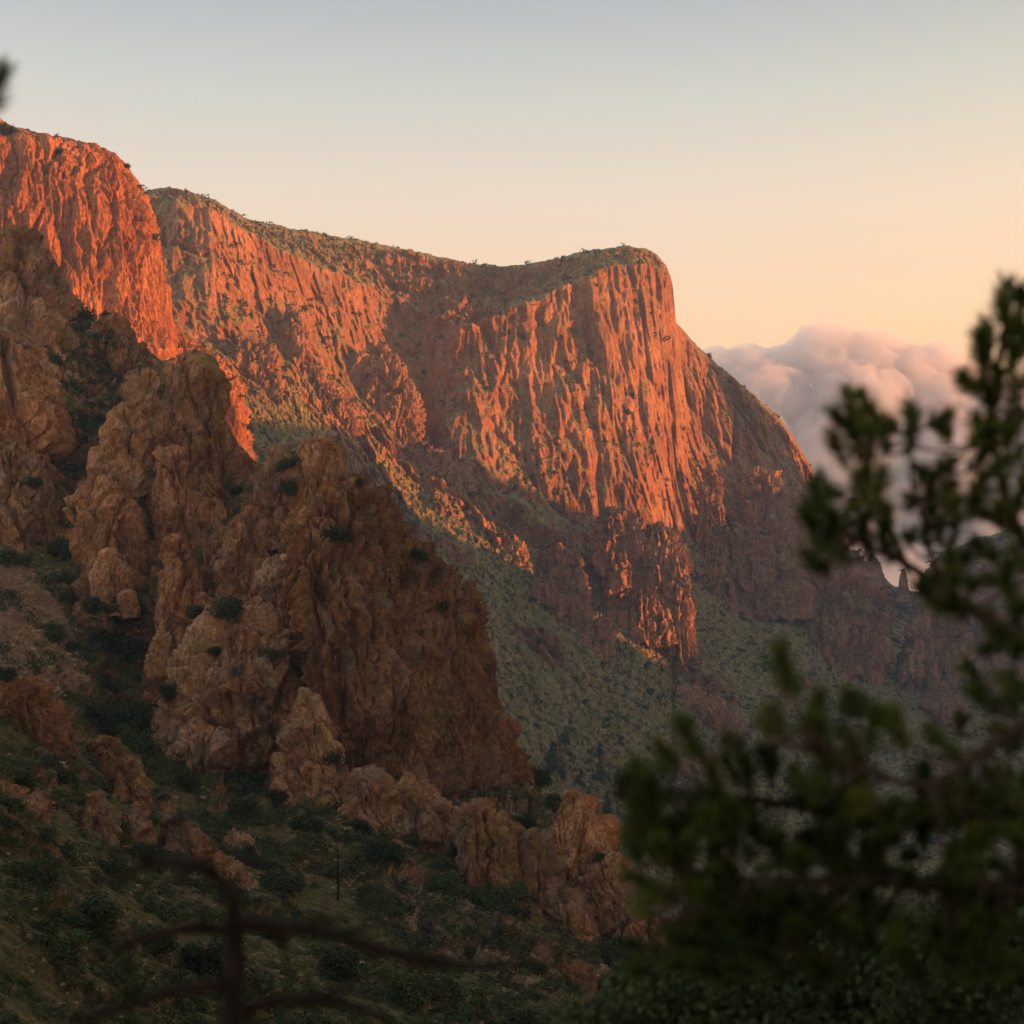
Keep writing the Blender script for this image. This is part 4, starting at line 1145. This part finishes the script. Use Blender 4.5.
def pine(name, loc_trunk, limbs, hand, fill, label, seed, dmid):
    g = np.random.default_rng(seed)
    root = empty(name, loc_trunk[0]); o = np.array(loc_trunk[0])
    T = Bag(); tp = [np.array(p) - o for p in loc_trunk]
    T.add(*tube(tp, np.linspace(.11, .035, len(tp)), 10)); T.build('trunk', 'bark', root, smooth=True)
    polys = []
    br = []
    for lm in limbs:
        pts = np.array([wpt(*q[:3]) for q in lm]); rr = [q[3] for q in lm]
        dense = np.concatenate([pts[i] + (pts[i + 1] - pts[i]) * np.linspace(0, 1, 10, endpoint=False)[:, None] for i in range(len(pts) - 1)] + [pts[-1:]])
        S = Bag(); S.add(*tube(pts - o, rr, 7)); br.append((dense, S, Bag()))
    for (px, py, ang) in [(h[0], h[1], None) for h in hand] + fill:
        d = dmid + .22 * g.normal() * .6
        c = wpt(px, py, d)
        # nearest limb
        best = min(range(len(br)), key=lambda k: np.min(np.linalg.norm((br[k][0] - c) * np.array([1, .5, 1]), axis=1)))
        dense, S, B = br[best]
        j = int(np.argmin(np.linalg.norm((dense - c) * np.array([1, .5, 1]), axis=1))); a = dense[max(0, j - 2)]
        out = c - a; ln = np.linalg.norm(out) + 1e-6
        ax = out / ln * .8 + np.array([0, 0, .75]) + .3 * g.normal(size=3)
        ax /= np.linalg.norm(ax); L = .03 + .065 * g.random()
        base = c - ax * L * .6
        mid = (a + base) / 2 + np.array([0, 0, -.06]) * ln
        S.add(*tube([a - o, mid - o, base - o], (.0045, .003, .0025), 5))
        sprig(B, S, base - o, ax, L, g, n=int(70 + 1300 * L))
    for dense, S, B in br:
        b = S.build('branch', 'bark', root, smooth=True)
        if B.n: B.build('foliage', 'pine_needle', b)
    return tag(root, label, 'pine tree')


g0 = np.random.default_rng(77); fill = []
while len(fill) < 260:
    px, py = 630 + g0.random() * 420, 735 + g0.random() * 240
    top = np.interp(px, [630, 690, 760, 850, 940, 1050], [790, 775, 762, 765, 770, 765])
    if py < top: continue
    if nz((px / 45, py / 32, 1.3)) < -.3: continue
    fill.append((px, py, None))
gz = lambda y: -1.75 - .405 * y
pine('pine_tree', [(1.42, 3.0, gz(3.0) - .1), (1.40, 3.0, -1.2), (1.44, 3.0, -.3), (1.40, 3.0, .5), (1.36, 2.98, 1.3), (1.33, 2.97, 2.0)], LIMBS, HAND, fill,
     'dark out of focus pine reaching in from the right edge close to the viewer', 31, 2.88)
pine('pine_tree', [(-1.60, 2.5, gz(2.5) - .1), (-1.58, 2.5, -1.0), (-1.62, 2.5, .2), (-1.56, 2.5, 1.1), (-1.55, 2.5, 1.9)],
     [[(-380, 130, 2.5, .014), (-200, 100, 2.45, .009), (-80, 96, 2.42, .005), (-8, 98, 2.4, .002)]], [(-14, 98), (-30, 86), (-45, 110), (-4, 88), (-70, 92), (-60, 120)], [],
     'blurred pine whose twig tip just enters at the upper left edge', 32, 2.4)


# ---------------------------------------------------------------- the dead branching trunk at the bottom
def dead_tree():
    d = 2.4; base = (wpt(200, 600, d)[0], d, gz(d) - .1)
    root = empty('dead_tree', base); o = np.array(base)
    T = Bag(); T.add(*tube([np.zeros(3), wpt(205, 1700, d) - o, wpt(222, 1200, d) - o, wpt(229, 1024, d) - o, wpt(238, 965, d) - o, wpt(236, 925, d) - o, wpt(232, 895, d) - o],
                           (.05, .038, .026, .020, .018, .017, .011), 9)); T.build('trunk', 'dead_bark', root, smooth=True)
    arms = [[(234, 905, 2.4, .017), (222, 880, 2.38, .014), (196, 864, 2.36, .012), (155, 862, 2.34, .009), (112, 880, 2.32, .006), (72, 888, 2.3, .002)],
            [(236, 922, 2.4, .019), (290, 926, 2.42, .016), (340, 936, 2.44, .014), (400, 956, 2.46, .013), (470, 967, 2.48, .009), (545, 962, 2.5, .003)],
            [(236, 930, 2.4, .015), (180, 928, 2.38, .012), (130, 944, 2.36, .008), (92, 958, 2.35, .003)],
            [(232, 985, 2.4, .014), (170, 990, 2.36, .012), (120, 1010, 2.33, .009), (50, 1026, 2.3, .004)],
            [(236, 1015, 2.4, .014), (272, 1000, 2.42, .012), (330, 1000, 2.44, .009), (392, 1020, 2.46, .003)],
            [(262, 922, 2.41, .009), (285, 950, 2.42, .006), (292, 985, 2.43, .002)],
            [(340, 935, 2.44, .007), (372, 925, 2.42, .004), (410, 928, 2.4, .0015)], [(150, 862, 2.34, .005), (126, 850, 2.33, .003), (100, 852, 2.32, .001)],
            [(400, 956, 2.46, .006), (430, 985, 2.44, .003), (446, 1004, 2.44, .001)], [(120, 1010, 2.33, .005), (96, 992, 2.32, .003), (70, 990, 2.3, .001)],
            [(228, 890, 2.39, .006), (246, 868, 2.4, .004), (252, 842, 2.4, .0015)], [(130, 944, 2.36, .004), (116, 930, 2.34, .002), (104, 924, 2.34, .001)],
            [(330, 1000, 2.44, .005), (350, 984, 2.42, .003), (378, 978, 2.42, .001)],
            [(196, 866, 2.36, .006), (170, 885, 2.34, .004), (150, 893, 2.33, .002)]]
    gt = random.Random(17)
    for a in list(arms):                                   # fine broken twigs along every arm
        for _ in range(5 if a[0][3] > .01 else 2):
            k = gt.randrange(1, len(a)); f = gt.random(); p, q = a[k - 1], a[k]
            b0 = [p[i] + (q[i] - p[i]) * f for i in range(4)]
            an = gt.uniform(.3, 2.8); l = gt.uniform(14, 42)
            m = (b0[0] + math.cos(an) * l * .5 + gt.uniform(-4, 4), b0[1] - math.sin(an) * l * .5, b0[2] - .02, b0[3] * .30)
            arms.append([(b0[0], b0[1], b0[2], b0[3] * .45), m, (b0[0] + math.cos(an + .3) * l, b0[1] - math.sin(an + .3) * l, b0[2] - .03, .0009)])
    for a in arms:
        S = Bag(); S.add(*tube([wpt(*q[:3]) - o for q in a], [q[3] * .8 for q in a], 8)); S.build('branch', 'dead_bark', root, smooth=True)
    tag(root, 'dark dead trunk with crooked bare branches blurred at the bottom', 'dead tree')


dead_tree()


# ---------------------------------------------------------------- the leafy bush at the lower right
def leafy():
    global rng
    rng = np.random.default_rng(41)
    d = 6.0; base = (wpt(820, 600, d)[0], d, gz(d) - .2); o = np.array(base)
    root = empty('oak_bush', base); L = []
    for px, py, r in [(600, 1040, 44), (640, 1000, 46), (700, 985, 56), (770, 962, 60), (850, 955, 66), (930, 960, 66), (1000, 950, 64), (1060, 960, 70), (740, 1050, 90), (860, 1050, 95),
                      (970, 1050, 95), (650, 1090, 70), (800, 1130, 100), (930, 1150, 100)]:
        c = wpt(px, py, d + rng.normal() * .25) - o; L.append((*c, r * d / F, .9))
        for _ in range(6):
            q = rand_dirs(1)[0] * r * d / F * .9; L.append((c[0] + q[0], c[1] + q[1], c[2] + abs(q[2]) * .6, r * d / F * .42, .9))
    B = Bag(); B.add(*lobes_leaves(L, 62000, .031, .4, .5)); B.build('crown', 'oak_leaf', root)
    for k in range(5):
        S = Bag(); e = L[k * 14]; S.add(*tube([(.05 * k - .1, 0, 0), (e[0] * .4, e[1] * .4, e[2] * .55), e[:3]], (.05, .035, .012), 7)); S.build('trunk', 'bark', root, smooth=True)
    tag(root, 'leafy green bush in front of the slope at the lower right under the pine', 'bush')


leafy()


# ---------------------------------------------------------------- cloud bank far beyond the mountains
def cloud(name, lobes, d, label, dens, voxel, seed, amp):
    import bmesh
    bm = bmesh.new(); u = d / F
    for px, py, r, sx, sy in lobes:
        mt = Matrix.Translation(at(px, py, d + sy * u * .25 * math.sin(px * 1.7))) @ Matrix.Diagonal((r * sx * u, r * sy * u, r * u, 1))
        bmesh.ops.create_icosphere(bm, subdivisions=3, radius=1.0, matrix=mt)
    me = bpy.data.meshes.new(name); bm.to_mesh(me); bm.free()
    tmp = obj(name, me); md = tmp.modifiers.new('union', 'REMESH'); md.mode = 'VOXEL'; md.voxel_size = voxel
    ev = tmp.evaluated_get(bpy.context.evaluated_depsgraph_get()); m2 = bpy.data.meshes.new_from_object(ev)
    n = len(m2.vertices); V = np.empty(n * 3, np.float32); m2.vertices.foreach_get('co', V); V = V.reshape(-1, 3)
    N = np.empty(n * 3, np.float32); m2.vertex_normals.foreach_get('vector', N); N = N.reshape(-1, 3)
    s = amp * 4.0
    D = amp * (1 - 2.4 * np.abs(perlin(V[:, 0] / s, V[:, 1] / s, V[:, 2] / s, seed))) + .5 * amp * (1 - 2.4 * np.abs(perlin(V[:, 0] / s * 2.3, V[:, 1] / s * 2.3, V[:, 2] / s * 2.3, seed + 1)))
    D += .08 * amp * (1 - 2.4 * np.abs(perlin(V[:, 0] / s * 5.1, V[:, 1] / s * 5.1, V[:, 2] / s * 5.1, seed + 2)))
    V += N * D[:, None]
    m2.vertices.foreach_set('co', V.ravel()); m2.update()
    tmp.modifiers.clear(); tmp.data = m2; m2.materials.clear()
    t = NT(name); pv = t.new('ShaderNodeVolumePrincipled'); pv.inputs['Density'].default_value = dens
    pv.inputs['Color'].default_value = (.85, .875, 1.0, 1); pv.inputs['Anisotropy'].default_value = .0
    t.link(pv.outputs[0], t.out.inputs['Volume']); m2.materials.append(t.m)
    return tag(tmp, label, kind='stuff')


CL = [(818, 352, 26, 1, 1.3), (838, 348, 20, 1, 1.3), (800, 366, 22, 1, 1.3), (862, 352, 20, 1.1, 1.3), (884, 354, 18, 1, 1.3), (780, 374, 24, 1, 1.3), (745, 374, 26, 1.1, 1.3), (715, 374, 24, 1, 1.3),
      (912, 364, 17, 1, 1.3), (940, 368, 22, 1.1, 1.3), (690, 384, 26, 1, 1.3), (965, 384, 20, 1, 1.3), (870, 380, 32, 1.2, 1.3), (905, 390, 34, 1.2, 1.4), (830, 384, 34, 1.2, 1.4), (660, 400, 30, 1, 1.3),
      (760, 410, 44, 1.4, 1.6), (850, 415, 48, 1.4, 1.8), (930, 418, 44, 1.4, 1.6), (1000, 425, 44, 1.4, 1.6), (690, 420, 44, 1.4, 1.6),
      (720, 450, 50, 1.8, 2), (830, 455, 50, 1.8, 2), (940, 458, 50, 1.8, 2), (1040, 460, 50, 1.8, 2)] + [(600 + 62 * k, 512 + 9 * math.sin(k * 2.3), 46, 1.7, 2) for k in range(9)] + [(600 + 70 * k, 560 + 9 * math.sin(k * 1.9), 46, 1.8, 2) for k in range(8)]
cloud('cloud', CL, 24000, 'towering cumulus bank with sunlit tops right of the mountain', .0028, 90, 5, 88)
CL2 = [(560 + 60 * k, 560 + 8 * math.sin(k * 2.1), 66 + 10 * math.sin(k * 1.3), 2.2, 4) for k in range(13)]
cloud('cloud', CL2, 42000, 'low grey blue cloud layer under the towering bank', .0006, 420, 9, 200)
haze()
